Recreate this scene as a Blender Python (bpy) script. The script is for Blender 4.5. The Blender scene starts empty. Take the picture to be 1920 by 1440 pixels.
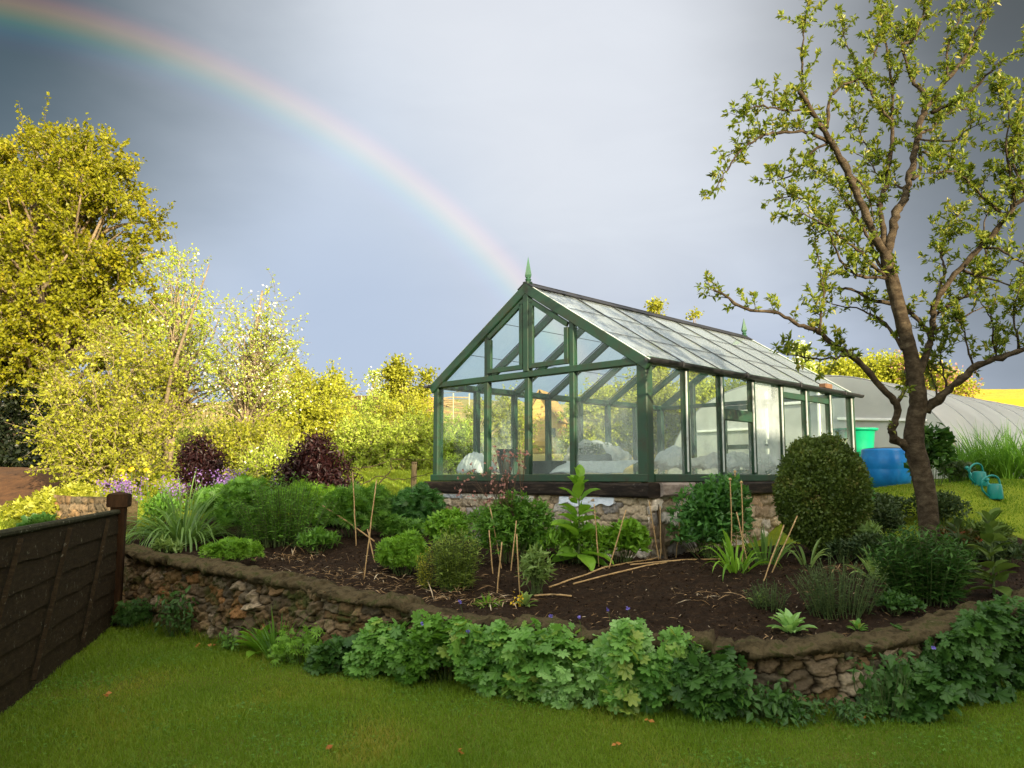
import bpy, math
import numpy as np
R_ = np.random.default_rng(11)
SC = bpy.context.scene
COL = SC.collection
F_, PITCH, EYE = 1519.0, math.radians(6.535), 1.6
CP, SP = math.cos(PITCH), math.sin(PITCH)
rad = math.radians

# ------------------------------------------------------------------ helpers
def P(px, py, Y):
    """world point at distance Y ahead that the photograph shows at (px, py)"""
    dx, dz = (px-960)/F_, (720-py)/F_
    w = np.array([dx, CP-SP*dz, SP+CP*dz])
    return w*(Y/w[1]) + np.array([0, 0, EYE])
def nz(v):
    v = np.asarray(v, float)
    return v/np.maximum(np.linalg.norm(v, axis=-1, keepdims=True), 1e-9)
def runit(n, r=R_):
    return nz(r.normal(size=(n, 3)))
def sstep(a, b, x):
    t = np.clip((np.asarray(x, float)-a)/(b-a), 0, 1)
    return t*t*(3-2*t)
def wob(x, y, s, seed=0):
    """cheap smooth noise from a few sines"""
    r = np.random.default_rng(1000+seed)
    o = 0
    for i in range(6):
        a = r.uniform(0, 6.28); k = s*r.uniform(.5, 2.2)
        o = o + np.sin(k*(x*math.cos(a)+y*math.sin(a))+r.uniform(0, 6.28))*r.uniform(.5, 1)
    return o/3.0

def tag(o, label=None, cat=None, group=None, kind=None):
    if label: o['label'] = label
    if cat: o['category'] = cat
    if group: o['group'] = group
    if kind: o['kind'] = kind
    return o
def E(name, label, cat, loc, group=None):
    o = bpy.data.objects.new(name, None)
    o.empty_display_size = .1
    o.location = [float(c) for c in loc]
    COL.objects.link(o)
    return tag(o, label, cat, group)
def mk(name, V, F, mat, parent=None, base=None, smooth=False, var=None, col=None):
    """one mesh object. V (n,3) world points, F a list of index arrays (m,k)"""
    V = np.asarray(V, float)
    if parent is not None:
        b = np.array(parent.location)
        q = parent
        while q.parent is not None:
            q = q.parent; b = b+np.array(q.location)
    else:
        b = np.array(base if base is not None else (0, 0, 0), float)
    me = bpy.data.meshes.new(name)
    F = [np.asarray(f, np.int32) for f in F if len(f)]
    me.vertices.add(len(V)); me.vertices.foreach_set('co', (V-b).astype(np.float32).ravel())
    idx = np.concatenate([f.ravel() for f in F]) if F else np.zeros(0, np.int32)
    cnt = np.concatenate([np.full(len(f), f.shape[1], np.int32) for f in F]) if F else np.zeros(0, np.int32)
    me.loops.add(len(idx)); me.loops.foreach_set('vertex_index', idx)
    me.polygons.add(len(cnt))
    me.polygons.foreach_set('loop_start', np.concatenate([[0], np.cumsum(cnt)[:-1]]).astype(np.int32))
    me.update(calc_edges=True); me.validate()
    me.polygons.foreach_set('use_smooth', np.full(len(me.polygons), bool(smooth)))
    if var is not None:
        a = me.attributes.new('var', 'FLOAT', 'POINT'); a.data.foreach_set('value', np.asarray(var, np.float32))
    if col is not None:
        a = me.attributes.new('col', 'FLOAT_COLOR', 'POINT')
        a.data.foreach_set('color', np.concatenate([col, np.ones((len(col), 1))], 1).astype(np.float32).ravel())
    me.materials.append(mat)
    o = bpy.data.objects.new(name, me); COL.objects.link(o)
    if parent is not None: o.parent = parent
    else: o.location = [float(c) for c in b]
    return o

class MB:
    """collects boxes, tubes, lathes into one mesh"""
    def __init__(s): s.V = []; s.F = {}; s.n = 0
    def add(s, V, F):
        V = np.asarray(V, float)
        for f in F: s.F.setdefault(len(f), []).append([i+s.n for i in f])
        s.V.append(V); s.n += len(V); return s
    def adda(s, V, Fa):
        for f in Fa:
            s.F.setdefault(f.shape[1], []).extend((f+s.n).tolist())
        s.V.append(np.asarray(V, float)); s.n += len(V); return s
    def box8(s, q):
        return s.add(q, [(0, 3, 2, 1), (4, 5, 6, 7), (0, 1, 5, 4), (1, 2, 6, 5), (2, 3, 7, 6), (3, 0, 4, 7)])
    def beam(s, p0, p1, w, h, up=(0, 0, 1), ch=.12):
        """chamfered beam from p0 to p1, w across, h along up"""
        p0 = np.array(p0, float); p1 = np.array(p1, float); d = nz(p1-p0)
        x = nz(np.cross(d, up)); z = np.cross(x, d)
        c = min(w, h)*ch
        a, b = w/2, h/2
        ring = [(-a+c, -b), (a-c, -b), (a, -b+c), (a, b-c), (a-c, b), (-a+c, b), (-a, b-c), (-a, -b+c)]
        V = [p0+x*i+z*j for i, j in ring]+[p1+x*i+z*j for i, j in ring]
        F = [(i, (i+1) % 8, 8+(i+1) % 8, 8+i) for i in range(8)]+[tuple(range(7, -1, -1)), tuple(range(8, 16))]
        return s.add(V, F)
    def box(s, c, sx, sy, sz, ax=None, ch=.08):
        c = np.array(c, float); ax = np.eye(3) if ax is None else ax
        return s.beam(c-ax[0]*sx/2, c+ax[0]*sx/2, sy, sz, ax[2], ch)
    def tube(s, pts, r, k=7, cap=True):
        V, F = tube(pts, r, k); s.adda(V, F)
        if cap:
            n = len(pts); s.F.setdefault(k, []).append([s.n-len(V)+i for i in range(k-1, -1, -1)])
            s.F[k].append([s.n-len(V)+(n-1)*k+i for i in range(k)])
        return s
    def lathe(s, c, prof, k=24, squash=1.0):
        c = np.array(c, float); V = []; F = []
        for r, z in prof:
            for i in range(k):
                a = 2*math.pi*i/k; V.append(c+np.array([r*math.cos(a), r*math.sin(a)*squash, z]))
        for j in range(len(prof)-1):
            for i in range(k): F.append((j*k+i, j*k+(i+1) % k, (j+1)*k+(i+1) % k, (j+1)*k+i))
        return s.add(V, F)
    def build(s, name, mat, parent=None, base=None, smooth=False):
        return mk(name, np.concatenate(s.V), [np.array(v) for v in s.F.values()], mat, parent, base, smooth)

def tube(pts, r, k=7):
    pts = np.asarray(pts, float); n = len(pts); r = np.broadcast_to(np.asarray(r, float), (n,))
    t = np.gradient(pts, axis=0); t = nz(t)
    ref = np.array([0, 0, 1.0]) if abs(t[:, 2].mean()) < .9 else np.array([1.0, 0, 0])
    x = nz(np.cross(t, ref)); y = np.cross(t, x)
    a = np.arange(k)*2*math.pi/k
    V = pts[:, None]+r[:, None, None]*(x[:, None]*np.cos(a)[None, :, None]+y[:, None]*np.sin(a)[None, :, None])
    i = np.arange(n-1)[:, None]*k; j = np.arange(k)[None]
    F = np.stack([i+j, i+(j+1) % k, i+k+(j+1) % k, i+k+j], -1).reshape(-1, 4)
    return V.reshape(-1, 3), [F]
def resample(pts, n, jit=0, r=R_):
    """smooth (Catmull-Rom) resample of a polyline"""
    p = np.asarray(pts, float)
    if len(p) == 2: q = p[0]+(p[1]-p[0])*np.linspace(0, 1, n)[:, None]
    else:
        e = np.concatenate([[2*p[0]-p[1]], p, [2*p[-1]-p[-2]]]); m = len(p)-1
        q = []
        for s in np.linspace(0, m-1e-6, n):
            i = int(s); t = s-i; a, b, c, d = e[i:i+4]
            q.append(.5*((2*b)+(c-a)*t+(2*a-5*b+4*c-d)*t*t+(3*b-3*c+d-a)*t**3))
        q = np.array(q)
    if jit: q[1:-1] += r.normal(size=(len(q)-2, 3))*jit
    return q

# leaf templates: (verts with y along the leaf of length 1, faces)
T_OVAL = (np.array([[0, 0, 0], [-.25, .45, .06], [0, .5, -.03], [.25, .45, .06], [0, 1, -.08]]), np.array([[0, 2, 1], [0, 3, 2], [1, 2, 4], [2, 3, 4]]))
T_DIA = (np.array([[0, 0, 0], [-.36, .5, .07], [.36, .5, .07], [0, 1, 0]]), np.array([[0, 2, 1], [1, 2, 3]]))
T_NARROW = (np.array([[0, 0, 0], [-.085, .4, .02], [.085, .4, .02], [0, 1, -.14]]), np.array([[0, 2, 1], [1, 2, 3]]))
T_LANCE = (np.array([[0, 0, 0], [-.14, .35, .04], [0, .4, -.02], [.14, .35, .04], [0, 1, -.16]]), np.array([[0, 2, 1], [0, 3, 2], [1, 2, 4], [2, 3, 4]]))
def _broad():
    V = [[0, 0, 0]]; F = []
    for y, w, z in ((.18, .13, .02), (.42, .22, .06), (.68, .19, .03), (.88, .09, -.06)):
        V += [[-w, y, z+.05], [0, y, z-.03], [w, y, z+.05]]
    V += [[0, 1, -.15]]
    F += [[0, 2, 1], [0, 3, 2]]
    for k in range(3):
        a = 1+3*k; b = a+3
        F += [[a, a+1, b+1], [a, b+1, b], [a+1, a+2, b+2], [a+1, b+2, b+1]]
    F += [[10, 11, 13], [11, 12, 13]]
    return np.array(V), np.array(F)
T_BROAD = _broad()
def _lobed(n=7):
    V = [[0, .12, -.06]]; m = n*3
    for i in range(m):
        a = -math.pi/2+.22+(2*math.pi-.44)*i/(m-1)
        rr = (.56, .5, .36)[i % 3] if i % 3 != 1 else .56
        V.append([rr*math.cos(a), .45+rr*math.sin(a), .05*math.cos(3*a)+.03*(i % 3 == 2)])
    F = [[0, i, i+1] for i in range(1, m)]
    return np.array(V), np.array(F)
T_LOBED = _lobed()
def _palm(n=5, w=.11):
    V = []; F = []
    for i in range(n):
        a = (i-(n-1)/2)*(2.3/(n-1)); l = 1-.25*abs(i-(n-1)/2)/((n-1)/2)
        for x, y, z in ((0, 0, 0), (-w, .5, .03), (w, .5, .03), (0, 1, -.1)):
            X, Yy = x*l, y*l
            V.append([X*math.cos(a)+Yy*math.sin(a), -X*math.sin(a)+Yy*math.cos(a), z])
        b = 4*i; F += [[b, b+2, b+1], [b+1, b+2, b+3]]
    return np.array(V), np.array(F)
T_PALM = _palm(); T_PINN = _palm(7, .07); T_TRI = _palm(3, .2)
T_FLOW = (np.concatenate([[[0, 0, 0]]]+[[[.5*math.cos(a)*q, .5*math.sin(a)*q, .12]] for a, q in [(i*math.pi/5, 1 if i % 2 == 0 else .55) for i in range(10)]]), np.array([[0, 1+i, 1+(i+1) % 10] for i in range(10)]))

def leafgeo(tpl, pos, axis, nrm, size, var=None, wid=1.0):
    tv, tf = tpl; N = len(pos)
    y = nz(axis); x = nz(np.cross(y, nrm)); z = np.cross(x, y)
    s = np.broadcast_to(np.asarray(size, float), (N,))
    V = pos[:, None]+s[:, None, None]*(x[:, None]*tv[None, :, :1]*wid+y[:, None]*tv[None, :, 1:2]+z[:, None]*tv[None, :, 2:3])
    k = len(tv)
    F = (tf[None]+(np.arange(N)*k)[:, None, None]).reshape(-1, tf.shape[1])
    v = R_.random(N) if var is None else var
    return V.reshape(-1, 3), F, np.repeat(v, k)
def leaves(name, tpl, pos, axis, nrm, size, mat, parent=None, base=None, var=None, wid=1.0):
    V, F, v = leafgeo(tpl, np.asarray(pos), np.asarray(axis), np.asarray(nrm), size, var, wid)
    return mk(name, V, [F], mat, parent, base, var=v)
def strapgeo(bases, dirs, length, width, droop, seg=7, twist=.3):
    """arching strap leaves; returns V, F, var"""
    N = len(bases); L = np.broadcast_to(np.asarray(length, float), (N,)); W = np.broadcast_to(np.asarray(width, float), (N,))
    D = np.broadcast_to(np.asarray(droop, float), (N,))
    d = nz(dirs).copy(); p = np.array(bases, float); side = nz(np.cross(d, np.array([0, 0, 1.0])+R_.normal(size=(N, 3))*twist))
    V = np.zeros((N, seg+1, 2, 3))
    for i in range(seg+1):
        t = i/seg; w = W*(.55+1.5*t*(1-t))*(1-t**5)*.72+.0006
        V[:, i, 0] = p-side*w[:, None]/2; V[:, i, 1] = p+side*w[:, None]/2
        p = p+d*(L/seg)[:, None]; d = nz(d+np.array([0, 0, -1.0])*(D*(.3+1.6*t)/seg)[:, None])
    k = (seg+1)*2
    f = np.array([[2*i, 2*i+1, 2*i+3, 2*i+2] for i in range(seg)])
    F = (f[None]+(np.arange(N)*k)[:, None, None]).reshape(-1, 4)
    return V.reshape(-1, 3), F, np.repeat(R_.random(N), k)

# ------------------------------------------------------------------ materials
def newmat(name):
    m = bpy.data.materials.new(name); m.use_nodes = True
    nt = m.node_tree; b = nt.nodes['Principled BSDF']
    return m, nt, b
def ramp(nt, stops, fac=None, interp='LINEAR'):
    n = nt.nodes.new('ShaderNodeValToRGB'); e = n.color_ramp; e.interpolation = interp
    while len(e.elements) > 1: e.elements.remove(e.elements[0])
    e.elements[0].position = stops[0][0]; e.elements[0].color = (*stops[0][1], 1)
    for p, c in stops[1:]:
        q = e.elements.new(p); q.color = (*c, 1)
    if fac is not None: nt.links.new(fac, n.inputs[0])
    return n.outputs[0]
def noise(nt, scale, detail=5, rough=.6, stretch=None, kind='Object', dist=0):
    tc = nt.nodes.new('ShaderNodeTexCoord'); v = tc.outputs[kind]
    if stretch:
        mp = nt.nodes.new('ShaderNodeMapping'); mp.inputs['Scale'].default_value = stretch
        nt.links.new(v, mp.inputs[0]); v = mp.outputs[0]
    n = nt.nodes.new('ShaderNodeTexNoise'); n.inputs['Scale'].default_value = scale
    n.inputs['Detail'].default_value = detail; n.inputs['Roughness'].default_value = rough
    n.inputs['Distortion'].default_value = dist
    nt.links.new(v, n.inputs['Vector']); return n.outputs['Fac']
def mixc(nt, fac, a, b, mode='MIX'):
    n = nt.nodes.new('ShaderNodeMix'); n.data_type = 'RGBA'; n.blend_type = mode
    for s, v in ((n.inputs[0], fac), (n.inputs[6], a), (n.inputs[7], b)):
        if isinstance(v, (int, float)): s.default_value = v
        elif isinstance(v, tuple): s.default_value = (*v, 1)
        else: nt.links.new(v, s)
    return n.outputs[2]
def math_(nt, op, a, b=None, clamp=False):
    n = nt.nodes.new('ShaderNodeMath'); n.operation = op; n.use_clamp = clamp
    for s, v in ((n.inputs[0], a), (n.inputs[1], b)):
        if v is None: continue
        if isinstance(v, (int, float)): s.default_value = v
        else: nt.links.new(v, s)
    return n.outputs[0]
def bump(nt, b, h, strength=.4, dist=.01):
    n = nt.nodes.new('ShaderNodeBump'); n.inputs['Strength'].default_value = strength; n.inputs['Distance'].default_value = dist
    nt.links.new(h, n.inputs['Height']); nt.links.new(n.outputs[0], b.inputs['Normal'])
def simple(name, stops, scale=8, rough=.7, bmp=.3, bd=.01, stretch=None, detail=6, spec=.3, metal=0):
    m, nt, b = newmat(name)
    f = noise(nt, scale, detail, .65, stretch)
    nt.links.new(ramp(nt, stops, f), b.inputs['Base Color'])
    b.inputs['Roughness'].default_value = rough; b.inputs['Specular IOR Level'].default_value = spec; b.inputs['Metallic'].default_value = metal
    if bmp: bump(nt, b, noise(nt, scale*3, 6, .7, stretch), bmp, bd)
    return m
def leafm(name, c1, c2, trans=.35, gloss=.06, c3=None):
    m, nt, b = newmat(name); nt.nodes.remove(b); out = nt.nodes['Material Output']
    at = nt.nodes.new('ShaderNodeAttribute'); at.attribute_name = 'var'
    st = [(0, c1), (1, c2)] if c3 is None else [(0, c1), (.72, c2), (1, c3)]
    c = ramp(nt, st, at.outputs['Fac'])
    d = nt.nodes.new('ShaderNodeBsdfDiffuse'); nt.links.new(c, d.inputs[0])
    t = nt.nodes.new('ShaderNodeBsdfTranslucent'); nt.links.new(mixc(nt, .35, c, (c2[0]*1.3, c2[1]*1.25, c2[2]*.5)), t.inputs[0])
    mx = nt.nodes.new('ShaderNodeMixShader'); mx.inputs[0].default_value = trans
    nt.links.new(d.outputs[0], mx.inputs[1]); nt.links.new(t.outputs[0], mx.inputs[2])
    g = nt.nodes.new('ShaderNodeBsdfGlossy'); g.inputs['Roughness'].default_value = .45
    m2 = nt.nodes.new('ShaderNodeMixShader'); m2.inputs[0].default_value = gloss*.4
    nt.links.new(mx.outputs[0], m2.inputs[1]); nt.links.new(g.outputs[0], m2.inputs[2])
    nt.links.new(m2.outputs[0], out.inputs[0]); return m
def colm(name, nsc=40, rough=.85, bmp=.5, bd=.01, moss=None):
    """stone whose colour per stone comes from a mesh attribute, with fine grain"""
    m, nt, b = newmat(name)
    at = nt.nodes.new('ShaderNodeAttribute'); at.attribute_name = 'col'
    g = ramp(nt, [(.25, (.55, .52, .5)), (.5, (1, 1, 1)), (.75, (1.3, 1.28, 1.2))], noise(nt, nsc, 8, .7))
    c = mixc(nt, 1.0, at.outputs['Color'], g, 'MULTIPLY')
    if moss:
        f = ramp(nt, [(.52, (0, 0, 0)), (.62, (1, 1, 1))], noise(nt, 5, 6, .7)); c = mixc(nt, f, c, moss)
    nt.links.new(c, b.inputs['Base Color']); b.inputs['Roughness'].default_value = rough; b.inputs['Specular IOR Level'].default_value = .2
    bump(nt, b, noise(nt, nsc*1.6, 8, .75), bmp, bd); return m

def glassm(name, fog_lo, fog_hi, z0, z1, all_fog=0., rough=.02, refl=.34):
    """window glass: mirror-like at a glance, clear face on, with condensation that thickens towards z0"""
    m, nt, b = newmat(name); nt.nodes.remove(b); out = nt.nodes['Material Output']
    tr = nt.nodes.new('ShaderNodeBsdfTransparent'); tr.inputs[0].default_value = (.93, .97, .95, 1)
    gl = nt.nodes.new('ShaderNodeBsdfGlossy'); gl.inputs['Roughness'].default_value = rough; gl.inputs[0].default_value = (.95, .98, 1, 1)
    fr = nt.nodes.new('ShaderNodeFresnel'); geo0 = nt.nodes.new('ShaderNodeNewGeometry')
    nt.links.new(math_(nt, 'SUBTRACT', 1.5, math_(nt, 'MULTIPLY', geo0.outputs['Backfacing'], .8333)), fr.inputs[0])
    a = nt.nodes.new('ShaderNodeMixShader'); nt.links.new(math_(nt, 'MULTIPLY', fr.outputs[0], refl), a.inputs[0]); nt.links.new(tr.outputs[0], a.inputs[1]); nt.links.new(gl.outputs[0], a.inputs[2])
    df = nt.nodes.new('ShaderNodeBsdfDiffuse'); df.inputs[0].default_value = (.68, .74, .77, 1)
    tl = nt.nodes.new('ShaderNodeBsdfTranslucent'); tl.inputs[0].default_value = (.7, .76, .72, 1)
    dm = nt.nodes.new('ShaderNodeMixShader'); dm.inputs[0].default_value = .5
    nt.links.new(df.outputs[0], dm.inputs[1]); nt.links.new(tl.outputs[0], dm.inputs[2])
    geo = nt.nodes.new('ShaderNodeNewGeometry'); sp = nt.nodes.new('ShaderNodeSeparateXYZ'); nt.links.new(geo.outputs['Position'], sp.inputs[0])
    mr = nt.nodes.new('ShaderNodeMapRange'); mr.inputs[1].default_value = z0; mr.inputs[2].default_value = z1
    mr.inputs[3].default_value = fog_lo; mr.inputs[4].default_value = fog_hi; nt.links.new(sp.outputs[2], mr.inputs[0])
    n = nt.nodes.new('ShaderNodeTexNoise'); n.inputs['Scale'].default_value = 3.2; n.inputs['Detail'].default_value = 6; nt.links.new(geo.outputs['Position'], n.inputs['Vector'])
    nn = ramp(nt, [(.3, (.25, .25, .25)), (.7, (1.5, 1.5, 1.5))], n.outputs['Fac'])
    n2 = nt.nodes.new('ShaderNodeTexNoise'); n2.inputs['Scale'].default_value = 55; n2.inputs['Detail'].default_value = 3; nt.links.new(geo.outputs['Position'], n2.inputs['Vector'])
    dust = ramp(nt, [(.60, (0, 0, 0)), (.72, (.03, .03, .03))], n2.outputs['Fac'])
    fac = math_(nt, 'ADD', math_(nt, 'MULTIPLY', mr.outputs[0], nn), math_(nt, 'ADD', dust, all_fog), True)
    z = nt.nodes.new('ShaderNodeMixShader'); nt.links.new(fac, z.inputs[0]); nt.links.new(a.outputs[0], z.inputs[1]); nt.links.new(dm.outputs[0], z.inputs[2])
    nt.links.new(z.outputs[0], out.inputs[0]); return m

def woodm(name, c1, c2, c3, scale=6, stretch=(1, 1, 12), rough=.75, lichen=None):
    m, nt, b = newmat(name)
    f = noise(nt, scale, 7, .7, stretch)
    c = ramp(nt, [(.25, c1), (.5, c2), (.78, c3)], f)
    if lichen:
        g = ramp(nt, [(.60, (0, 0, 0)), (.66, (1, 1, 1))], noise(nt, 17, 8, .75)); c = mixc(nt, g, c, lichen)
    nt.links.new(c, b.inputs['Base Color']); b.inputs['Roughness'].default_value = rough; b.inputs['Specular IOR Level'].default_value = .1
    bump(nt, b, noise(nt, scale*4, 7, .7, stretch), .35, .006); return m
def paintm(name, base, worn, dirt, rough=.5):
    m, nt, b = newmat(name)
    c = ramp(nt, [(.28, tuple(v*.7 for v in base)), (.5, base), (.75, tuple(v*1.35 for v in base))], noise(nt, 2.5, 6, .65))
    d = ramp(nt, [(.44, (0, 0, 0)), (.66, (1, 1, 1))], noise(nt, 5, 10, .75)); c = mixc(nt, d, c, dirt)
    w = ramp(nt, [(.62, (0, 0, 0)), (.68, (.8, .8, .8))], noise(nt, 19, 9, .78)); c = mixc(nt, w, c, worn)
    nt.links.new(c, b.inputs['Base Color']); b.inputs['Roughness'].default_value = rough; b.inputs['Specular IOR Level'].default_value = .4
    bump(nt, b, noise(nt, 30, 6, .7), .25, .004); return m
M = {}
M['green'] = paintm('green_paint', (.011, .048, .023), (.07, .10, .06), (.022, .024, .011))
M['green2'] = paintm('finial_paint', (.025, .095, .05), (.08, .12, .08), (.02, .045, .025))
M['black'] = simple('black_plastic', [(.3, (.008, .008, .009)), (.7, (.025, .025, .027))], 6, .45, .1)
M['white_strip'] = simple('glazing_strip', [(.3, (.42, .44, .42)), (.55, (.62, .64, .62)), (.75, (.16, .18, .15))], 5, .45, .1)
M['sleeper'] = woodm('tarred_timber', (.006, .005, .005), (.016, .012, .010), (.075, .055, .04), 3.5, (1, 1, 7), .6, (.085, .07, .055))
M['sleeper_pale'] = woodm('peeling_timber', (.03, .018, .012), (.22, .18, .16), (.42, .37, .33), 4, (1, 1, 2.5), .85)
M['stone'] = colm('rubble_stone', 34, .9, .6, .012)
M['stone_moss'] = colm('garden_wall_stone', 30, .9, .7, .014, (.05, .055, .014))
M['coping'] = simple('mossy_mortar', [(.25, (.018, .015, .008)), (.40, (.05, .038, .018)), (.52, (.095, .072, .038)), (.60, (.045, .048, .014)), (.68, (.12, .095, .055)), (.76, (.30, .28, .22)), (.84, (.07, .055, .028))], 7, .95, 1.0, .03, None, 13, .1)
M['glass'] = glassm('pane_glass', .05, .0, 1.62, 1.9)
M['glass_side'] = glassm('side_glass', .26, .02, 1.6, 2.4)
M['glass_fog'] = glassm('fogged_glass', .26, .06, 1.6, 2.7, .0)
M['glass_roof'] = glassm('roof_glass', .04, .04, 3, 4.2, .18, .03, 1.0)
M['glass_roof2'] = glassm('roof_glass_far', .03, .03, 3, 4.2, .0)
M['bark'] = simple('plum_bark', [(.25, (.014, .010, .006)), (.45, (.040, .029, .018)), (.62, (.085, .064, .040)), (.8, (.17, .145, .105))], 11, .9, .7, .02, (1, 1, 1.7), 10, .1)
M['bark_pale'] = simple('pale_bark', [(.3, (.09, .06, .035)), (.6, (.24, .19, .12)), (.8, (.36, .3, .2))], 7, .9, .6, .02, (1, 1, 2.5))
M['stem'] = simple('green_stem', [(.3, (.035, .06, .015)), (.7, (.09, .13, .035))], 20, .7, 0)
M['stem_brown'] = simple('brown_stem', [(.3, (.05, .03, .018)), (.7, (.13, .08, .05))], 20, .8, 0)
M['cane'] = simple('bamboo', [(.3, (.24, .14, .055)), (.55, (.44, .29, .13)), (.75, (.56, .42, .22))], 14, .55, .2, .004, (1, 1, 4))
M['post'] = woodm('old_post', (.05, .035, .02), (.13, .09, .055), (.24, .18, .12), 5, (2, 2, .4), .9)
M['fence'] = woodm('fence_board', (.010, .007, .0035), (.022, .015, .007), (.045, .032, .015), 5, (2, 2, 8), .85, (.13, .12, .085))
M['fence_post'] = woodm('fence_post_wood', (.010, .006, .003), (.028, .014, .006), (.055, .028, .012), 4, (3, 3, .6), .85)
M['tunnel'] = None
M['teal'] = simple('teal_plastic', [(.3, (.006, .16, .15)), (.7, (.012, .22, .19))], 5, .35, .05)
M['tub'] = simple('green_plastic', [(.3, (.0, .24, .11)), (.7, (.005, .32, .16))], 5, .4, .05)
M['blue'] = simple('blue_plastic', [(.3, (.008, .13, .42)), (.55, (.012, .20, .56)), (.75, (.03, .30, .68))], 3, .3, .08)
M['pot'] = simple('pot_black', [(.3, (.012, .022, .018)), (.7, (.03, .045, .038))], 6, .5, .1)
M['shed'] = woodm('shed_boards', (.34, .19, .06), (.52, .31, .10), (.62, .42, .18), 4, (1, 1, 9), .8)
M['shed_roof'] = woodm('shed_roof_boards', (.22, .12, .05), (.36, .21, .08), (.46, .3, .13), 4, (1, 1, 6), .85)
M['rock'] = simple('pale_rock', [(.3, (.32, .3, .26)), (.7, (.6, .58, .54))], 5, .9, .6, .03)
M['brick'] = simple('brick_clay', [(.3, (.10, .05, .025)), (.7, (.20, .11, .06))], 12, .9, .5)
# foliage
M['l_maple'] = leafm('maple_leaf', (0.091, 0.102, 0.005), (0.249, 0.256, 0.012), .42, .03, (0.315, 0.256, 0.015))
M['l_yg'] = leafm('yellowgreen_leaf', (0.146, 0.169, 0.014), (0.352, 0.360, 0.031), .4, .03, (0.489, 0.487, 0.114))
M['l_pale'] = leafm('pale_spring_leaf', (.20, .27, .025), (.42, .50, .06), .42, .03, (.58, .62, .16))
M['l_gold'] = leafm('golden_leaf', (0.242, 0.249, 0.018), (0.465, 0.498, 0.050), .4, .03)
M['l_light'] = leafm('light_green_leaf', (0.198, 0.281, 0.030), (0.495, 0.578, 0.090), .4, .04)
M['l_straw'] = leafm('dry_grass_leaf', (0.286, 0.182, 0.078), (0.598, 0.416, 0.221), .3, .03)
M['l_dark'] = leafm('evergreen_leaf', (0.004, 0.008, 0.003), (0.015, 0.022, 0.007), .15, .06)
M['l_purple'] = leafm('purple_leaf', (.010, .003, .004), (.028, .008, .008), .2, .07, (.05, .014, .010))
M['l_mid'] = leafm('border_leaf', (0.057, 0.149, 0.017), (0.156, 0.334, 0.040), .42, .06)
M['l_fresh'] = leafm('fresh_leaf', (0.092, 0.220, 0.014), (0.227, 0.426, 0.040), .42, .05)
M['l_peony'] = leafm('peony_leaf', (0.040, 0.128, 0.026), (0.106, 0.284, 0.054), .42, .1)
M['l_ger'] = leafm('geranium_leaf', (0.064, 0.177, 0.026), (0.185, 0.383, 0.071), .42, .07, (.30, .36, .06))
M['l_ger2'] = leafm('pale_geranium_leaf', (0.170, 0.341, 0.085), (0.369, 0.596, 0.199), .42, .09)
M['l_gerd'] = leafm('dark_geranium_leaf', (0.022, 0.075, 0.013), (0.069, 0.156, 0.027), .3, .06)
M['l_iris'] = leafm('iris_leaf', (0.057, 0.135, 0.023), (0.170, 0.298, 0.064), .42, .09)
M['l_grey'] = leafm('soft_leaf', (0.114, 0.199, 0.043), (0.284, 0.398, 0.121), .42, .05)
M['l_lily'] = leafm('lily_leaf', (0.114, 0.185, 0.028), (0.284, 0.369, 0.071), .42, .05)
M['l_lime'] = leafm('lime_leaf', (.26, .28, .03), (.5, .48, .07), .4, .04)
M['l_box'] = leafm('box_leaf', (0.033, 0.062, 0.011), (0.101, 0.149, 0.024), .25, .06, (0.179, 0.149, 0.041))
M['l_low'] = leafm('low_shrub_leaf', (0.022, 0.050, 0.015), (0.075, 0.112, 0.037), .25, .06)
M['l_plum'] = leafm('plum_leaf', (0.075, 0.125, 0.013), (0.200, 0.250, 0.025), .45, .06, (0.325, 0.288, 0.044))
M['l_big'] = leafm('big_soft_leaf', (0.056, 0.106, 0.018), (0.125, 0.188, 0.037), .3, .05)
M['l_brown'] = leafm('dead_leaf', (.3, .1, .02), (.5, .22, .05), .3, .05)
M['f_white'] = leafm('white_petal', (.75, .74, .66), (.9, .9, .86), .3, .02)
M['f_pink'] = leafm('pink_petal', (.3, .13, .12), (.5, .28, .25), .3, .03)
M['f_mauve'] = leafm('mauve_petal', (.17, .085, .30), (.32, .19, .48), .3, .03)
M['f_violet'] = leafm('violet_petal', (.16, .12, .5), (.3, .26, .75), .3, .03)
M['f_yellow'] = leafm('yellow_petal', (.7, .45, .02), (.85, .62, .06), .3, .03)
M['meadow'] = leafm('back_lawn_blade', (.14, .20, .012), (.34, .40, .035), .4, .05, (.42, .40, .07))
M['straw'] = leafm('straw_bits', (.12, .07, .03), (.34, .22, .11), .1, .03, (.5, .42, .3))
M['chip'] = leafm('soil_clods', (.014, .009, .005), (.055, .034, .02), .0, .02)
M['grass'] = leafm('lawn_blade', (.075, .16, .008), (.17, .27, .016), .38, .05, (.34, .27, .04))
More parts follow.
